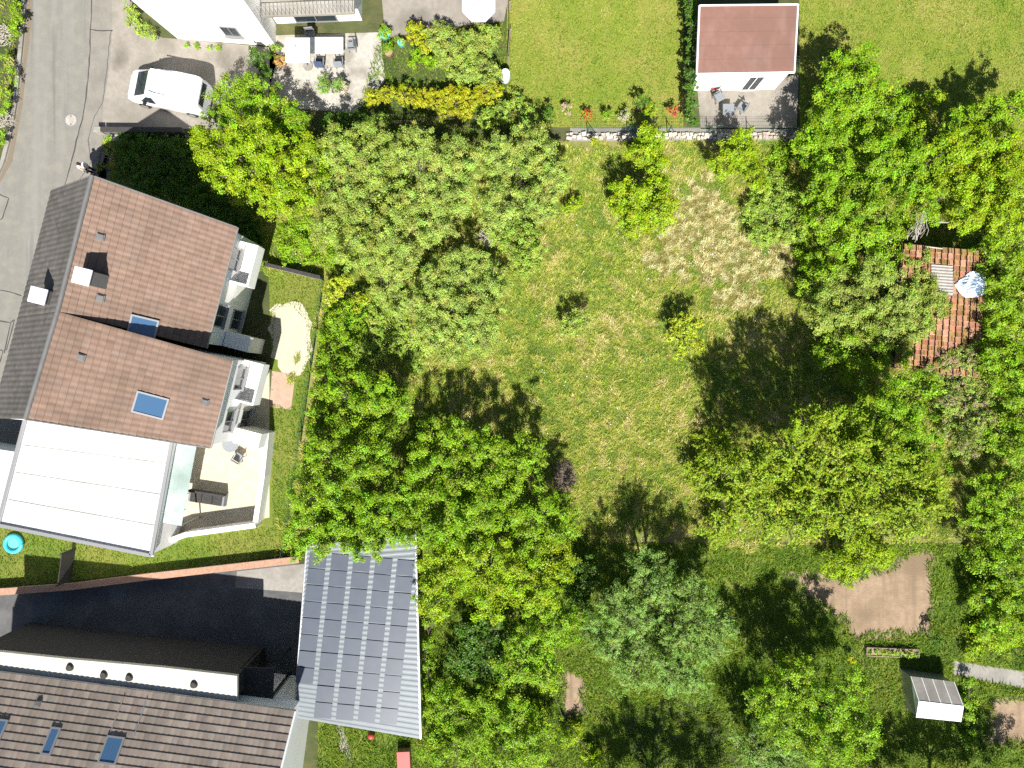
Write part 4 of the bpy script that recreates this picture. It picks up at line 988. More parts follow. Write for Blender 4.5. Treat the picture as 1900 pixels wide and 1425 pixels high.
# parasols
def parasol(label, u, v, r, z, m, n=8):
    c = P(u, v, 0); a = P(u, v, z); c = Vector((a.x, a.y, 0)); t = thing('parasol', label, 'parasol', c, 'open parasols')
    mb = MB(); top = Vector((c.x, c.y, z + .35)); ring = [Vector((c.x + r * math.cos(2 * math.pi * (i + .5) / n), c.y + r * math.sin(2 * math.pi * (i + .5) / n), z)) for i in range(n)]
    for i in range(n): mb.poly([top, ring[i], ring[(i + 1) % n]]); mb.poly([ring[i], ring[i] - Vector((0, 0, .14)), ring[(i + 1) % n] - Vector((0, 0, .14)), ring[(i + 1) % n]])
    mb.build('canopy', m, t)
    MB().tube([c, top + Vector((0, 0, .08))], .03, 8).build('pole', M['alu'], t)
    mb = MB(); disc(mb, c, .3, .006, .09, 16); mb.build('base', M['concrete'], t)
parasol('cream parasol open over the white house terrace', 552, 92, 1.0, 2.1, M['cloth'], 4)
parasol('pale pink parasol cut by the top picture edge', 888, 8, 1.05, 2.1, M['pink'])

# --- red roofed garden hut
t = thing('garden_hut', 'garden hut with red brown flat roof and white walls', 'hut', P(1385, 120, 0))
rf = px((1298, 10), (1481, 8), (1474, 134), (1293, 137), z=2.6)
cc = sum(rf, Vector()) / 4
b4 = [cc + (p - cc) * .94 for p in rf]
MB().prism(b4, -.02, 2.5).build('wall', M['render'], t)
mb = MB(); mb.prism(rf, 2.5, 2.60); mb.build('roof', M['bitumen'], t, bevel=.01)
mb = MB()
for i in range(4):
    a, b = rf[i], rf[(i + 1) % 4]; mb.tube([a + Vector((0, 0, -.02)), b + Vector((0, 0, -.02))], .06, 6)
mb.build('roof_edge', M['white'], t)
mb = MB()
for i in range(1, 5):
    a = rf[0] + (rf[3] - rf[0]) * i / 5; b = rf[1] + (rf[2] - rf[1]) * i / 5
    mb.obox((a + b) / 2 + Vector((0, 0, .006)), b - a, (0, 1, 0), (0, 0, 1), ((b - a).length - .2, .06, .014))
mb.build('roof_seams', M['bitumen'], t)
d = (b4[2] - b4[3]).normalized()
for fr, nm, wd, ht, zc in ((.68, 'door', .95, 1.95, .98),):
    p = b4[3] + (b4[2] - b4[3]) * fr; p.z = zc; window(t, p, d, (0, -1, 0), wd, ht, M['white'], nm, nm == 'door')
PC = 'patio chairs in front of the hut'
chair('grey blue patio chair near the hut wall', 1330, 186, .5, M['greycl'], PC)
chair('grey blue patio chair in the middle of the hut patio', 1372, 204, -2.2, M['greycl'], PC)
table('small square table between the two patio chairs of the hut', 1345, 212, .35, .35, M['greycl'], False)
c = P(1322, 165, 0); t = thing('red_cushion_stool', 'small dark red stool against the hut wall', 'stool', c)
MB().box((c.x, c.y, .42), (.4, .4, .1)).build('seat', M['red'], t, bevel=.03)
for sx in (-1, 1):
    for sy in (-1, 1): MB().box((c.x + sx * .15, c.y + sy * .15, .185), (.04, .04, .37)).build('leg', M['timber'], t)
# rain barrel on the lawn edge
c = P(938, 148, 0); t = thing('rain_barrel', 'pale blue grey rain barrel between shrubbery and lawn', 'barrel', c)
MB().tube([(c.x, c.y, 0), (c.x, c.y, .45), (c.x, c.y, .9)], [.26, .31, .28], 16).build('body', M['capmetal'], t)
mb = MB(); disc(mb, c, .27, .9, .94, 16); mb.build('lid', M['capmetal'], t)
# garden divider between shrubbery and the lawn
t = thing('garden_fence', 'weathered wooden fence between the shrubbery and the lawn', 'fence', P(945, 60, 0))
pts = px((938, -60), (945, 20), (946, 70), (942, 120))
MB().wall(pts, .03, .1, .95).build('boards', M['timber'], t)
for p in pts: MB().box((p.x + .06, p.y, .5), (.09, .09, 1.0)).build('post', M['timber'], t)

# --- boundary: stone edging and green mesh fence along the top of the meadow
t = thing('stone_edging', 'pale broken stone edging along the top of the meadow', 'edging', P(1270, 254, 0))
mb = MB()
for row, (v0, w0, w1) in enumerate(((250.5, 4, 11), (256, 5, 13))):
    u = 1050
    while u < 1490:
        wd = random.uniform(w0, w1); p = P(u + wd / 2, v0 + random.uniform(-1.6, 1.6), 0)
        if random.random() < .9: mb.box((p.x, p.y, .08 + random.uniform(-.03, .03)), (wd / 30 * random.uniform(.75, .98), random.uniform(.10, .24), random.uniform(.16, .26)), random.uniform(-.25, .25))
        u += wd
mb.build('stones', M['stone'], t, bevel=.02)
t = thing('mesh_fence', 'green wire mesh fence along the top boundary of the meadow', 'fence', P(1270, 245, 0))
for u in range(1090, 1480, 74):
    p = P(u, 247, 0); MB().box((p.x, p.y, .6), (.05, .05, 1.24)).build('post', M['greenmetal'], t)
    MB().tube([(p.x, p.y + .04, .9), (p.x + .45, p.y + .04, .05)], .018, 6).build('brace', M['greenmetal'], t)
mb = MB(); a, b = P(1060, 246.0), P(1486, 246.0)
for z in (.06, .3, .55, .8, 1.05, 1.2): mb.tube([(a.x, a.y, z), (b.x, b.y, z)], .006, 4)
x = a.x
while x < b.x: mb.tube([(x, a.y, .05), (x, a.y, 1.2)], .004, 4); x += .12
mb.build('wire_mesh', M['greenmetal'], t)
# --- wall and picket fence by the street
t = thing('coping_wall', 'low wall with dark coping and a pale end block at the driveway', 'wall', P(216, 244, 0))
a, b = P(198, 246), P(345, 247)
MB().wall([a, b], .22, -.02, .5).build('wall_run', M['greyw'], t)
MB().wall([a - Vector((0, .0, 0)), b], .30, .5, .58).build('coping', M['darkwood'], t, bevel=.01)
p = P(192, 246); MB().box((p.x - .05, p.y, .3), (.42, .30, .62)).build('end_block', M['paleconc'], t, bevel=.03)
sheet('bed_gravel', [(198, 250), (240, 250), (225, 262), (200, 262)], M['paleconc'], 3)
t = thing('picket_fence', 'curved dark iron picket fence along the footway', 'fence', P(204, 310, 0))
TOP = [(191, 270), (186, 277), (184, 286), (183, 300), (182, 315), (180.5, 326), (178, 342)]
tp = px(*TOP, z=1.1)
fine = []
for a, b in zip(tp, tp[1:]):
    n = max(1, int((b - a).length / .12))
    fine += [a + (b - a) * i / n for i in range(n)]
mb = MB()
for z in (.15, 1.0): mb.tube([(p.x, p.y, z) for p in fine], .02, 6)
mb.build('rail', M['darkmetal'], t)
mb = MB()
for p in fine: mb.tube([(p.x, p.y, .02), (p.x, p.y, 1.06), (p.x, p.y, 1.14)], [.011, .011, .003], 5)
mb.build('pickets', M['darkmetal'], t)
for i in (0, len(fine) // 2, -1): p = fine[i]; MB().box((p.x, p.y, .58), (.06, .06, 1.18)).build('post', M['darkmetal'], t)
MB().wall([(p.x, p.y) for p in fine[::3]], .16, -.02, .10).build('plinth', M['concrete'], t)
# low wall at the lawn corner
t = thing('garden_wall', 'low concrete wall with dark cap from the house corner to the meadow', 'wall', P(550, 505, 0))
pts = px((498, 494), (545, 505), (602, 519))
MB().wall(pts, .16, -.02, .75).build('wall_run', M['concrete'], t)
MB().wall(pts, .22, .75, .80).build('cap', M['darkwood'], t)
t = thing('lawn_fence', 'thin wire fence on the boundary of the house lawn and the thicket', 'fence', P(560, 780, 0))
pts = px((602, 521), (590, 610), (577, 690), (560, 800), (543, 915), (529, 1028))
for p in pts: MB().box((p.x, p.y, .5), (.06, .06, 1.0)).build('post', M['greenmetal'], t)
mb = MB()
for z in (.1, .35, .6, .9): mb.tube([(p.x, p.y, z) for p in pts], .008, 4)
mb.build('wires', M['greenmetal'], t)

# --- clay tiled garden hut on the right
zt, zb = 2.75, 2.15
t = thing('tiled_hut', 'old garden hut with mossy orange clay tiles between the trees', 'hut', P(1750, 580, 0))
hA_, hB_, hC_, hD_ = P(1676, 452, zt), P(1829, 466, zt), P(1815, 700, zb), P(1656, 682, zb)
mb = MB()
cc = (hA_ + hB_ + hC_ + hD_) / 4
b4 = [cc + (p - cc) * .93 for p in (hA_, hB_, hC_, hD_)]
mb.v = [(p.x, p.y, -.02) for p in b4] + [(p.x, p.y, p.z - .22) for p in b4]
mb.f = [[3, 2, 1, 0], [4, 5, 6, 7], [0, 1, 5, 4], [1, 2, 6, 5], [2, 3, 7, 6], [3, 0, 4, 7]]
mb.build('wall', M['timber'], t)
mb = MB(); lo = Vector((0, 0, -.06))
mb.poly([hA_ + lo, hD_ + lo, hC_ + lo, hB_ + lo]); mb.poly([p + Vector((0, 0, -.12)) for p in (hA_, hB_, hC_, hD_)]); mb.build('roof_boards', M['darkwood'], t)
CL = [(0.346, 0.157, 0.103), (0.38, 0.19, 0.128), (0.322, 0.17, 0.103), (0.287, 0.182, 0.094), (0.392, 0.215, 0.152)]
V, Fc, T = [], [], []; nu, nv = 13, 23
ax = (hB_ - hA_); dn = (hD_ - hA_); nrm = ax.cross(dn).normalized(); nrm = nrm if nrm.z > 0 else -nrm
for j in range(nv):
    for i in range(nu):
        if 4 <= i <= 6 and 3 <= j <= 8 and False: continue
        g = .10; ja = random.gauss(0, .012)
        u0, u1 = (i + g) / nu, (i + 1 - g) / nu; v0, v1 = j / nv, (j + 1.12) / nv
        def q(uu, vv, hh): return hA_.lerp(hB_, uu).lerp(hD_.lerp(hC_, uu), vv) + nrm * hh
        k = len(V); um = (u0 + u1) / 2
        for vv, hh in ((v0, .0), (v0 * .15 + v1 * .85, .055), (v1, .075 + ja), (v1, .015 + ja)):
            for uu, ex in ((u0, .03), (u0 * .75 + u1 * .25, .0), (um, -.012), (u0 * .25 + u1 * .75, .0), (u1, .03)): V.append(q(uu, vv, hh + ex))
        for r_ in range(3):
            for s_ in range(4):
                Fc.append([k + r_ * 5 + s_, k + (r_ + 1) * 5 + s_, k + (r_ + 1) * 5 + s_ + 1, k + r_ * 5 + s_ + 1])
                cl = np.array(CL[(i * 7 + j * 3 + random.randrange(3)) % len(CL)]); 
                if r_ >= 2: cl = cl * .8
                T.append(cl if s_ else cl)
tc_ = np.array(T); tc_ = tc_.reshape(nv * nu, 12, 3); tc_[:] = tc_[:, :1] * (1 + rng.normal(0, .14, (nv * nu, 1, 1)))
moss = rng.random((nv * nu, 12)) < .22
tc_[moss] = np.array([.17, .115, .035])
o = np_mesh('roof_tiles', np.array(V), np.array(Fc), M['clay'], t, tc_.reshape(-1, 3))
if o.data.polygons[0].normal.z < 0: o.data.flip_normals()
# corrugated patch sheet on the roof
def roofpt(u, v, off):
    z = 2.5
    for _ in range(6): z = on_plane(hA_, hB_, hD_, P(u, v, z))
    return P(u, v, z) + nrm * off
mb = MB(); rows = 40; rr = []
for i in range(rows + 1):
    v = 494 + 56 * i / rows; hgt = .11 + .025 * math.cos(i * math.pi / 2)
    rr.append((roofpt(1726, v - 3, hgt), roofpt(1766, v, hgt)))
for a, b in zip(rr, rr[1:]): mb.poly([a[0], b[0], b[1], a[1]])
mb.build('patch_sheet', M['corr'], t)
mb = MB()
for (u0, v0, u1, v1) in ((1714, 458, 1746, 462),):
    a, b = roofpt(u0, v0, .13), roofpt(u1, v1, .13); mb.obox((a + b) / 2, b - a, dn, nrm, ((b - a).length, .06, .04))
mb.build('batten', M['deadwood'], t)
# tarpaulin
OUT = [(1769, 528), (1777, 521), (1788, 513), (1796, 505), (1808, 503), (1818, 507), (1828, 518), (1833, 535), (1828, 545), (1814, 551), (1802, 552), (1790, 553), (1782, 547), (1774, 538)]
mb = MB(); n = len(OUT); cu, cv = 1803, 530; rings = 9
for k in range(rings + 1):
    for i in range(n * 3):
        a = OUT[i // 3]; b = OUT[(i // 3 + 1) % n]; f = (i % 3) / 3
        u = a[0] + (b[0] - a[0]) * f; v = a[1] + (b[1] - a[1]) * f; s = 1 - k / (rings + .5)
        u = cu + (u - cu) * s; v = cv + (v - cv) * s
        hh = .10 + .38 * (1 - s ** 2) * (.55 + .45 * math.sin(u * .35 + v * .2)) + .07 * math.sin(u * .9 + v * .5) * math.sin(v * .8 - u * .3) + .05 * random.uniform(-1, 1)
        mb.v.append(tuple(roofpt(u, v, max(.09, hh))))
m3 = n * 3
for k in range(rings):
    for i in range(m3):
        j = (i + 1) % m3; mb.f.append([k * m3 + i, k * m3 + j, (k + 1) * m3 + j, (k + 1) * m3 + i])
mb.f.append([rings * m3 + i for i in range(m3)])
o = mb.build('tarpaulin', M['tarp']); tag(o, 'crumpled blue and white tarpaulin lying on the clay tiled hut roof', 'tarpaulin')
if o.data.polygons[m3].normal.z < 0: o.data.flip_normals()
so = o.modifiers.new('thickness', 'SOLIDIFY'); so.thickness = .012
# pale pole sticking out by the hut
o = MB().tube([P(1728, 413, 2.6), P(1764, 413, 2.4)], [.03, .02], 8).build('pole', M['deadwood']); tag(o, 'pale pole sticking out of the trees above the clay tiled hut', 'pole')
o.name = 'wooden_pole'

# --- courtyard house at the bottom left
hz = 5.0
nl, nr = P(-60, 1240, hz), P(548, 1320, hz)           # eave at the courtyard
d = (nr - nl).normalized(); up_ = Vector((d.y, -d.x, 0)); up_ = up_ if up_.y < 0 else -up_
rl, rr_ = nl + up_ * 5.4 + Vector((0, 0, 3.2)), nr + up_ * 5.4 + Vector((0, 0, 3.2))
sl_, sr_ = nl + up_ * 10.8, nr + up_ * 10.8
t = thing('row_house', 'house with grey brown tiled roof and roof windows at the bottom left', 'house', ((nl + nr + sl_ + sr_) / 4).to_2d().to_3d())
house(t, rr_, rl, nr, nl, sr_, sl_, M['render'], oh=.4, gab=.35)
GT = [(0.212, 0.171, 0.14), (0.234, 0.188, 0.156), (0.191, 0.158, 0.133), (0.248, 0.207, 0.169)]
tile_roof('roof', rl, rr_, nr, nl, .30, .40, M['tile'], t, GT, .03, .042)
tile_roof('roof', rl, rr_, sr_, sl_, .30, .40, M['tile'], t, GT, .03, .042)
MB().tube([rl + Vector((0, 0, .05)), rr_ + Vector((0, 0, .05))], .12, 8).build('ridge', M['greyw'], t)
MB().tube([nl + Vector((0, 0, -.04)), nr + Vector((0, 0, -.04))], .08, 8).build('gutter', M['alu'], t)
MB().tube([nr, rr_, sr_], .06, 6).build('verge', M['white'], t)
# flat lower ledge in front of the eave
lz = 4.75
lp = [P(-60, 1203, lz), P(120, 1222, lz), P(300, 1238, lz), P(440, 1254, lz), P(440, 1303, lz), P(-60, 1238, lz)]
MB().prism(lp, lz - .25, lz).build('flat_ledge', M['creamw'], t, bevel=.02)
MB().prism([lp[0] + Vector((0, -.25, 0)), lp[3] + Vector((-.2, -.25, 0)), lp[4] + Vector((-.2, .05, 0)), lp[5]], -.02, lz - .25).build('shade_toned_wall', M['darkwood'], t)  # dark timber colour stands in for the shade on this wall
for q in ((130, 1238), (193, 1252), (240, 1257), (360, 1270)):
    p = P(*q, lz); MB().tube([p, p + Vector((0, 0, .14))], [.22, .16], 12).build('ledge_vent', M['darkwood'], t)
for u, v, wd, ln in ((208, 1392, .95, 1.3), (96, 1375, .55, 1.3), (-4, 1358, .7, 1.2)): roof_window(t, u, v, rl, rr_, nr, wd, ln)
roof_vent(t, 72, 1306, rl, rr_, nr, .3)
for u0, v0, u1, v1 in ((226, 1295, 208, 1355), (268, 1300, 252, 1362)):
    z = on_plane(rl, rr_, nr, P(u0, v0, 5.3)); a = P(u0, v0, 5.45); a.z = on_plane(rl, rr_, nr, a) + .1; b = P(u1, v1, 6.0); b.z = on_plane(rl, rr_, nr, b) + .1
    mb = MB(); mb.tube([a, b], .03, 6); mb.build('roof_cable', M['alu'], t)
# dark porch canopy
o = thing('porch_canopy', 'black flat canopy beside the carport at the end of the row house', 'canopy', P(475, 1280, 0))
c4 = px((444, 1238), (508, 1240), (506, 1296), (442, 1292), z=3.2)
MB().prism(c4, 3.08, 3.2).build('roof', M['darkwood'], o, bevel=.02)
for p in c4: q = c4[0].lerp(c4[2], .5); p2 = p.lerp(q, .1); MB().box((p2.x, p2.y, 1.52), (.1, .1, 3.12)).build('post', M['darkmetal'], o)
# terracotta topped courtyard wall
o = thing('courtyard_wall', 'low wall with terracotta coping between lawn and courtyard', 'wall', P(280, 1065, 0))
pts = px((-200, 1112), (0, 1094), (140, 1084), (280, 1066), (420, 1050), (560, 1034))
MB().wall(pts, .24, -.02, .5).build('wall_run', M['concrete'], o)
MB().wall(pts, .42, .5, .58).build('coping', M['brick'], o, bevel=.01)
# divider on the lawn
o = thing('trellis_fence', 'dark short fence across the lawn below the extension', 'fence', P(137, 1045, 0))
pts = px((140, 1018), (133, 1074))
MB().wall(pts, .05, .05, 1.3).build('panel', M['darkwood'], o)
for p in pts: MB().box((p.x, p.y, .7), (.1, .1, 1.4)).build('post', M['darkwood'], o)
# toy slide
c = P(28, 1008, 0); o = thing('paddling_pool', 'round cyan paddling pool at the lawn edge by the annex', 'paddling pool', c)
mb = MB(); mb.tube([Vector((c.x + .5 * math.cos(a * .3927), c.y + .5 * math.sin(a * .3927), .14)) for a in range(17)], .13, 8, False); mb.build('rim', M['cyan'], o, smooth=True)
mb = MB(); disc(mb, c, .5, .02, .10, 20); mb.build('water', M['turq'], o)

# --- carport with solar panels
o = thing('solar_carport', 'open carport with grey sheet roof carrying rows of solar panels', 'carport', P(660, 1190, 0))
cz = 3.0
K = px((572, 1010), (772, 990), (780, 1372), (545, 1332), z=cz)
for i, dz in enumerate((.25, .25, -.05, -.05)): K[i].z += dz
rows = 150; mb = MB(); pr = None
for i in range(rows + 1):
    f = i / rows; a = K[0].lerp(K[3], f); b = K[1].lerp(K[2], f); z = .012 * (1 if (i % 4) in (0, 1) else 0)
    a = a + Vector((0, 0, z)); b = b + Vector((0, 0, z))
    if pr: mb.poly([pr[0], a, b, pr[1]])
    pr = (a, b)
q = mb.build('roof', M['sheet'], o)
if q.data.polygons[0].normal.z < 0: q.data.flip_normals()
mb = MB()
for a, b in ((K[0], K[3]), (K[1], K[2])): mb.tube([a + Vector((0, 0, -.06)), b + Vector((0, 0, -.06))], .08, 6)
for f in (.02, .34, .67, .98):
    a = K[0].lerp(K[3], f); b = K[1].lerp(K[2], f); mb.obox((a + b) / 2 - Vector((0, 0, .16)), b - a, (0, 1, 0), (0, 0, 1), ((b - a).length, .12, .18))
mb.build('beams', M['metal'], o)
for f in (.02, .34, .67, .98):
    for a, b in ((K[0], K[3]), (K[1], K[2])):
        p = a.lerp(b, f); p = p.lerp(K[0].lerp(K[2], .5), .03); MB().box((p.x, p.y, p.z / 2 - .13), (.14, .14, p.z - .24)).build('post', M['metal'], o)
ux = (K[1] - K[0]).normalized()
for i in range(5):
    for j in range(10):
        def lat(fi, fj):
            u = 571 + fi * 40.6 - fj * 3.4; v = 1022 + fi * 3.6 + fj * 30.6
            return P(u, v, cz + .25 - .30 * (v - 1000) / 350 + .032)
        if lat(i + .1, j).x < P(571 - (1022 + j * 30.6 - 1010) * .085, 0, cz).x: continue
        q4 = [lat(i + .11, j + .04), lat(i + .11, j + .96), lat(i + .89, j + .96), lat(i + .89, j + .04)]
        mb = MB(); mb.v = [tuple(p) for p in q4] + [tuple(p + Vector((0, 0, .02))) for p in q4]
        mb.f = [[3, 2, 1, 0], [4, 5, 6, 7]] + [[k, (k + 1) % 4, (k + 1) % 4 + 4, k + 4] for k in range(4)]
        pv = mb.build('solar_panel', M['pv'], o)
        if pv.data.polygons[1].normal.z < 0: pv.data.flip_normals()
# garden below the carport
c = P(690, 1362, 0); o = thing('garden_ball', 'red play ball on the grass below the carport', 'ball', c); MB().ball((c.x, c.y, .22), .22, 16, 10).build('shell', M['red'], o, smooth=True)
c = P(752, 1408, 0); o = thing('storage_box', 'red brown storage box below the carport', 'box', c)
MB().box((c.x, c.y, .3), (.75, 1.5, .58), .05).build('body', M['brick'], o, bevel=.02); MB().box((c.x, c.y, .62), (.8, 1.56, .06), .05).build('lid', M['red'], o, bevel=.02)

# --- white greenhouse in the lower right garden
o = thing('greenhouse', 'small white greenhouse with sloping translucent roof', 'greenhouse', P(1735, 1305, 0))
g = [P(1667, 1238), P(1745, 1248), P(1757, 1320), P(1677, 1312)]
MB().prism([p.lerp((g[0] + g[2]) / 2, .04) for p in g], 0, 1.3).build('frame', M['alu'], o)
m1, m2 = g[0].lerp(g[3], .5), g[1].lerp(g[2], .5)
zz = Vector((0, 0, 1.3)); zr = Vector((0, 0, 1.85))
MB().poly([g[0] + zz, m1 + zr, m2 + zr, g[1] + zz]).build('roof', M['concrete'], o)  # north slope of the same roof, its dimmer light put into a darker colour
MB().poly([m1 + zr, g[3] + zz, g[2] + zz, m2 + zr]).build('roof', M['poly'], o)
mb = MB(); mb.poly([g[0] + zz, g[3] + zz, m1 + zr]); mb.poly([g[1] + zz, m2 + zr, g[2] + zz]); mb.build('gable', M['poly'], o)
mb = MB()
for i in range(5):
    f = i / 4; a = g[3].lerp(g[2], f) + zz; b = m1.lerp(m2, f) + zr; c_ = g[0].lerp(g[1], f) + zz; mb.tube([a, b, c_], .02, 5)
mb.tube([m1 + zr, m2 + zr], .03, 6); mb.build('glazing_bars', M['white'], o)
# seedling row
o = thing('raised_bed', 'narrow timber raised bed with seedlings left of the greenhouse', 'raised bed', P(1650, 1213, 0))
mb = MB(); a, b = P(1604, 1206), P(1700, 1210)
for dy in (-.25, .25): mb.wall([a + Vector((0, dy, 0)), b + Vector((0, dy, 0))], .05, 0, .3)
for p in (a, b): mb.box((p.x, p.y, .15), (.05, .44, .3))
mb.build('boards', M['timber'], o)
MB().wall([a + Vector((.06, 0, 0)), b - Vector((.06, 0, 0))], .43, 0, .25).build('earth', M['soil'], o)
V, Fc, T = crown_data([((a.x + (b.x - a.x) * (i + .5) / 9, a.y + (b.y - a.y) * (i + .5) / 9, .3), .16, .12) for i in range(9)], 'bright'); np_mesh('seedlings', V, Fc, M['leaf'], o, T)

# ------------------------------------------------------------------ the white van
def van():
    L, Wd = 5.0, 2.0
    f0 = P(226, 148, 1.4); r0 = P(380, 178, 1.4)
    d = (f0 - r0); d.z = 0; d.normalize(); s = Vector((-d.y, d.x, 0)); c = (f0 + r0) / 2; c.z = 0
    t = thing('parked_van', 'white van parked on the driveway of the white house', 'van', c)
    def X(x, y, z): return c + d * x + s * y + Vector((0, 0, z))
    # stations from nose (+) to tail (-): x, half width, sill z, shoulder z, roof z, roof half width
    st = [(2.45, .62, .38, .62, .64, .45), (2.35, .84, .30, .80, .86, .70), (2.1, .93, .26, .92, 1.0, .80), (1.85, .96, .26, 1.0, 1.10, .82), (.80, .98, .26, 1.12, 1.80, .82), (.2, .99, .26, 1.2, 2.02, .86),
          (-1.0, .99, .26, 1.2, 2.16, .88), (-2.1, .98, .26, 1.2, 2.14, .87), (-2.38, .95, .30, 1.18, 2.06, .84), (-2.45, .88, .36, 1.1, 1.9, .80)]
    mb = MB(); k = 10
    for (x, hw, z0, zs, zr, rw) in st:
        for (y, z) in ((-hw * .92, z0), (-hw, (z0 + zs) / 2), (-hw * .985, zs), (-rw, zr - .06), (-rw * .82, zr), (rw * .82, zr), (rw, zr - .06), (hw * .985, zs), (hw, (z0 + zs) / 2), (hw * .92, z0)): mb.v.append(tuple(X(x, y, z)))
    for i in range(len(st) - 1):
        for j in range(k):
            q = (j + 1) % k; mb.f.append([i * k + j, i * k + q, (i + 1) * k + q, (i + 1) * k + j])
    mb.f.append(list(range(k))[::-1]); mb.f.append([(len(st) - 1) * k + j for j in range(k)])
    b = mb.build('body', M['carwhite'], t, bevel=.03, smooth=False)
    off = .012
    def panel(pts, name, m):
        pts = [X(*p) for p in pts]; n = (pts[1] - pts[0]).cross(pts[2] - pts[0]).normalized()
        ctr = c + Vector((0, 0, 1.0))
        if n.dot(pts[0] - ctr) < 0: n = -n; pts = pts[::-1]
        mb = MB(); mb.v = [tuple(p + n * off) for p in pts] + [tuple(p - n * .02) for p in pts]; kk = len(pts)
        mb.f = [list(range(kk)), list(range(kk, 2 * kk))[::-1]] + [[i, i + kk, (i + 1) % kk + kk, (i + 1) % kk] for i in range(kk)]
        return mb.build(name, m, t)
    panel([(1.78, -.72, 1.15), (1.78, .72, 1.15), (.84, .72, 1.78), (.84, -.72, 1.78)], 'windscreen', M['glass'])
    for sd in (-1, 1):
        panel([(1.35, sd * .955, 1.12), (.35, sd * .975, 1.22), (.35, sd * .90, 1.84), (.78, sd * .875, 1.72)], 'side_window', M['glass'])
        panel([(2.37, sd * .5, .72), (2.37, sd * .78, .70), (2.12, sd * .86, .92), (2.12, sd * .6, .94)], 'headlight', M['poly'])
        MB().obox(X(1.05, sd * 1.08, 1.2), d, s, (0, 0, 1), (.14, .22, .18)).build('mirror', M['rubber'], t, bevel=.03)
        for x in (1.5, -1.45):
            w_ = MB().tube([X(x, sd * .80, .34), X(x, sd * .985, .34)], .34, 20).build('wheel', M['rubber'], t, bevel=.03)
            MB().tube([X(x, sd * .97, .34), X(x, sd * .995, .34)], .21, 16).build('rim', M['metal'], w_)
    panel([(-2.45, -.68, 1.28), (-2.45, .68, 1.28), (-2.44, .66, 1.78), (-2.44, -.66, 1.78)], 'rear_window', M['glass'])
    for sd in (-1, 1): MB().tube([X(1.74, sd * .55, 1.21), X(1.50, sd * .05, 1.37)], .012, 5).build('wiper', M['rubber'], t)
    for x in (-.1, -1.35): MB().obox(X(x, 0, 2.13), d, s, (0, 0, 1), (.05, 1.5, .06)).build('roof_rib', M['white'], t)
    MB().obox(X(2.42, 0, .48), d, s, (0, 0, 1), (.16, 1.3, .2)).build('bumper', M['greyw'], t, bevel=.04)
    for sd in (-1, 1): MB().obox(X(-.7, sd * .70, 2.19), d, s, (0, 0, 1), (2.4, .04, .05)).build('roof_rail', M['white'], t)
van()

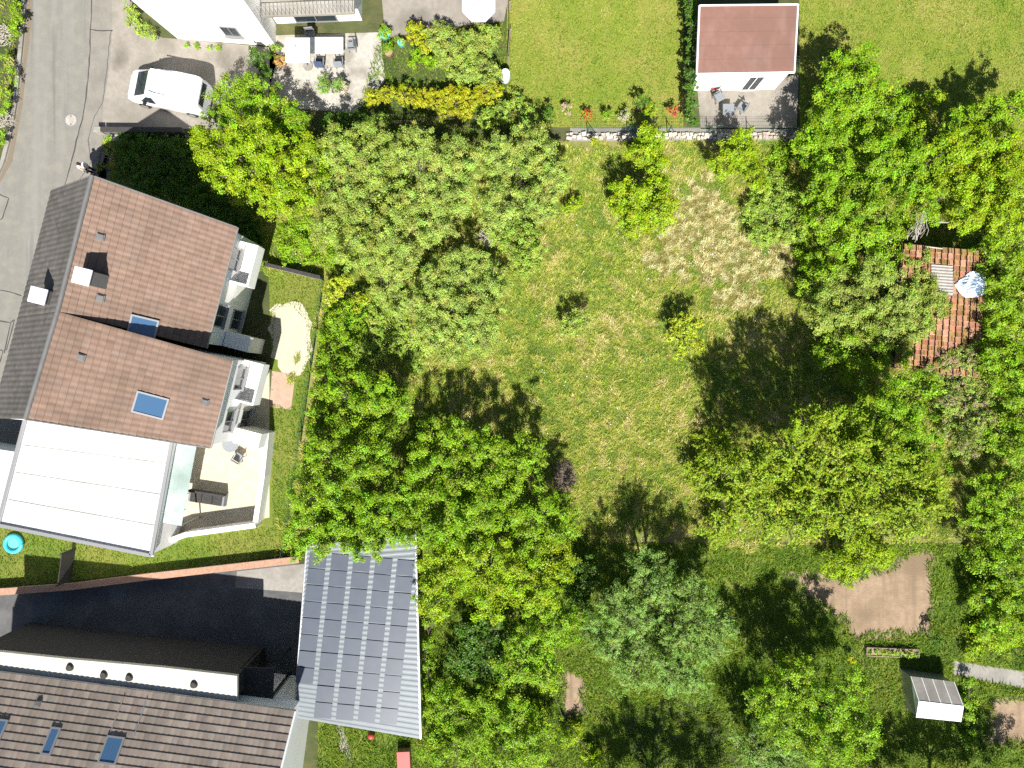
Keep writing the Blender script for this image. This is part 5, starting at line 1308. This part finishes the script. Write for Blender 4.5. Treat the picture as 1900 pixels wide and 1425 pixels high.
# ------------------------------------------------------------------ the person on the footway
def skin_chain(name, joints, edges, m, parent, root=0, sub=2):
    me = bpy.data.meshes.new(name); me.from_pydata([j[0] for j in joints], edges, []); me.materials.append(m)
    o = bpy.data.objects.new(name, me); link(o, parent)
    o.modifiers.new('skin', 'SKIN')
    sv = me.skin_vertices[0].data
    for i, j in enumerate(joints):
        r = j[1]; sv[i].radius = r if hasattr(r, '__len__') else (r, r)
        sv[i].use_root = (i == root)
    s = o.modifiers.new('smooth', 'SUBSURF'); s.levels = sub; s.render_levels = sub
    me.polygons.foreach_set('use_smooth', np.ones(len(me.polygons), bool)) if len(me.polygons) else None
    return o
def person():
    base = P(176, 319, 0)
    f = Vector((.55, -.83, 0)).normalized(); s = Vector((f.y, -f.x, 0)); up = Vector((0, 0, 1))   # f: facing the drone side, s: the person's right
    t = thing('person', 'person in white T-shirt and dark trousers standing on the footway', 'person', base)
    def X(x, y, z): return tuple(base + s * x + f * y + up * z)
    J = [(X(0, 0, .95), (.15, .11)), (X(0, .0, 1.15), (.14, .10)), (X(0, .0, 1.36), (.17, .11)), (X(0, .01, 1.47), .06), (X(0, .06, 1.58), (.075, .095)), (X(0, .07, 1.68), (.068, .085))]
    E = [(0, 1), (1, 2), (2, 3), (3, 4), (4, 5)]
    def add(p, r, par): J.append((p, r)); E.append((par, len(J) - 1)); return len(J) - 1
    for sd in (-1, 1):
        a = add(X(sd * .10, 0, .86), .085, 0); a = add(X(sd * .11, .03, .48), .06, a); a = add(X(sd * .12, -.01, .10), .042, a); add(X(sd * .13, .13, .04), .036, a)
        a = add(X(sd * .20, 0, 1.40), .055, 2); a = add(X(sd * .26, .03, 1.14), .042, a); a = add(X(sd * .13, .25, 1.08), .033, a); h = add(X(sd * .09, .32, 1.08), (.036, .020), a)
        for k in range(4):
            b = add(X(sd * (.085 - .02 * k), .375 + .006 * (1 - abs(k - 1.5)), 1.095 - .016 * k), .0095, h); add(X(sd * (.05 - .016 * k), .40, 1.10 - .016 * k), .0085, b)
        b = add(X(sd * .105, .335, 1.12), .011, h); add(X(sd * .075, .355, 1.145), .009, b)
    skin_chain('body', J, E, M['skin'], t)
    Jc = [(X(0, 0, .93), (.175, .135)), (X(0, 0, 1.15), (.165, .125)), (X(0, 0, 1.36), (.19, .125)), (X(0, .0, 1.455), (.085, .075))]; Ec = [(0, 1), (1, 2), (2, 3)]
    for sd in (-1, 1):
        Jc.append((X(sd * .20, 0, 1.40), .075)); Ec.append((2, len(Jc) - 1)); Jc.append((X(sd * .25, .025, 1.20), .065)); Ec.append((len(Jc) - 2, len(Jc) - 1))
    skin_chain('shirt', Jc, Ec, M['shirt'], t, 1)
    Jt = [(X(0, 0, .97), (.165, .125)), (X(0, 0, .87), (.165, .125))]; Et = [(0, 1)]
    for sd in (-1, 1):
        q = len(Jt); Jt += [(X(sd * .10, 0, .80), .10), (X(sd * .11, .03, .48), .078), (X(sd * .12, -.01, .08), .065)]; Et += [(1, q), (q, q + 1), (q + 1, q + 2)]
    skin_chain('trousers', Jt, Et, M['trousers'], t, 0)
    mb = MB(); mb.ball(X(0, .045, 1.665), (.098, .105, .10), 14, 10); mb.ball(X(0, -.03, 1.60), (.09, .07, .10), 12, 8); mb.build('hair', M['hair'], t, smooth=True)
    for sd in (-1, 1):
        MB().obox(X(sd * .13, .07, .035), s, f, up, (.10, .27, .07)).build('shoe', M['rubber'], t, bevel=.025)
        MB().ball(X(sd * .032, .158, 1.62), .012, 8, 6).build('eye', M['hair'], t); MB().ball(X(sd * .083, .065, 1.60), (.014, .022, .032), 8, 6).build('ear', M['skin'], t)
    MB().ball(X(0, .168, 1.59), (.014, .022, .022), 8, 6).build('nose', M['skin'], t); MB().ball(X(0, .153, 1.55), (.026, .010, .007), 8, 6).build('mouth', M['brick'], t)
    c = Vector(X(0, .40, 1.085))
    r = thing('remote_control', 'dark drone remote control held by the person', 'remote control', c)
    MB().obox(c, s, f, up, (.17, .10, .045)).build('case', M['darkmetal'], r, bevel=.012)
    for sd in (-1, 1): MB().tube([c + s * sd * .05 + up * .02, c + s * sd * .05 + up * .05], .008, 8).build('stick', M['alu'], r)
    MB().obox(c + f * .10 + up * .03, s, Vector((0, 0, 1)) + f * .5, f, (.15, .09, .012)).build('screen', M['glass'], r)
person()
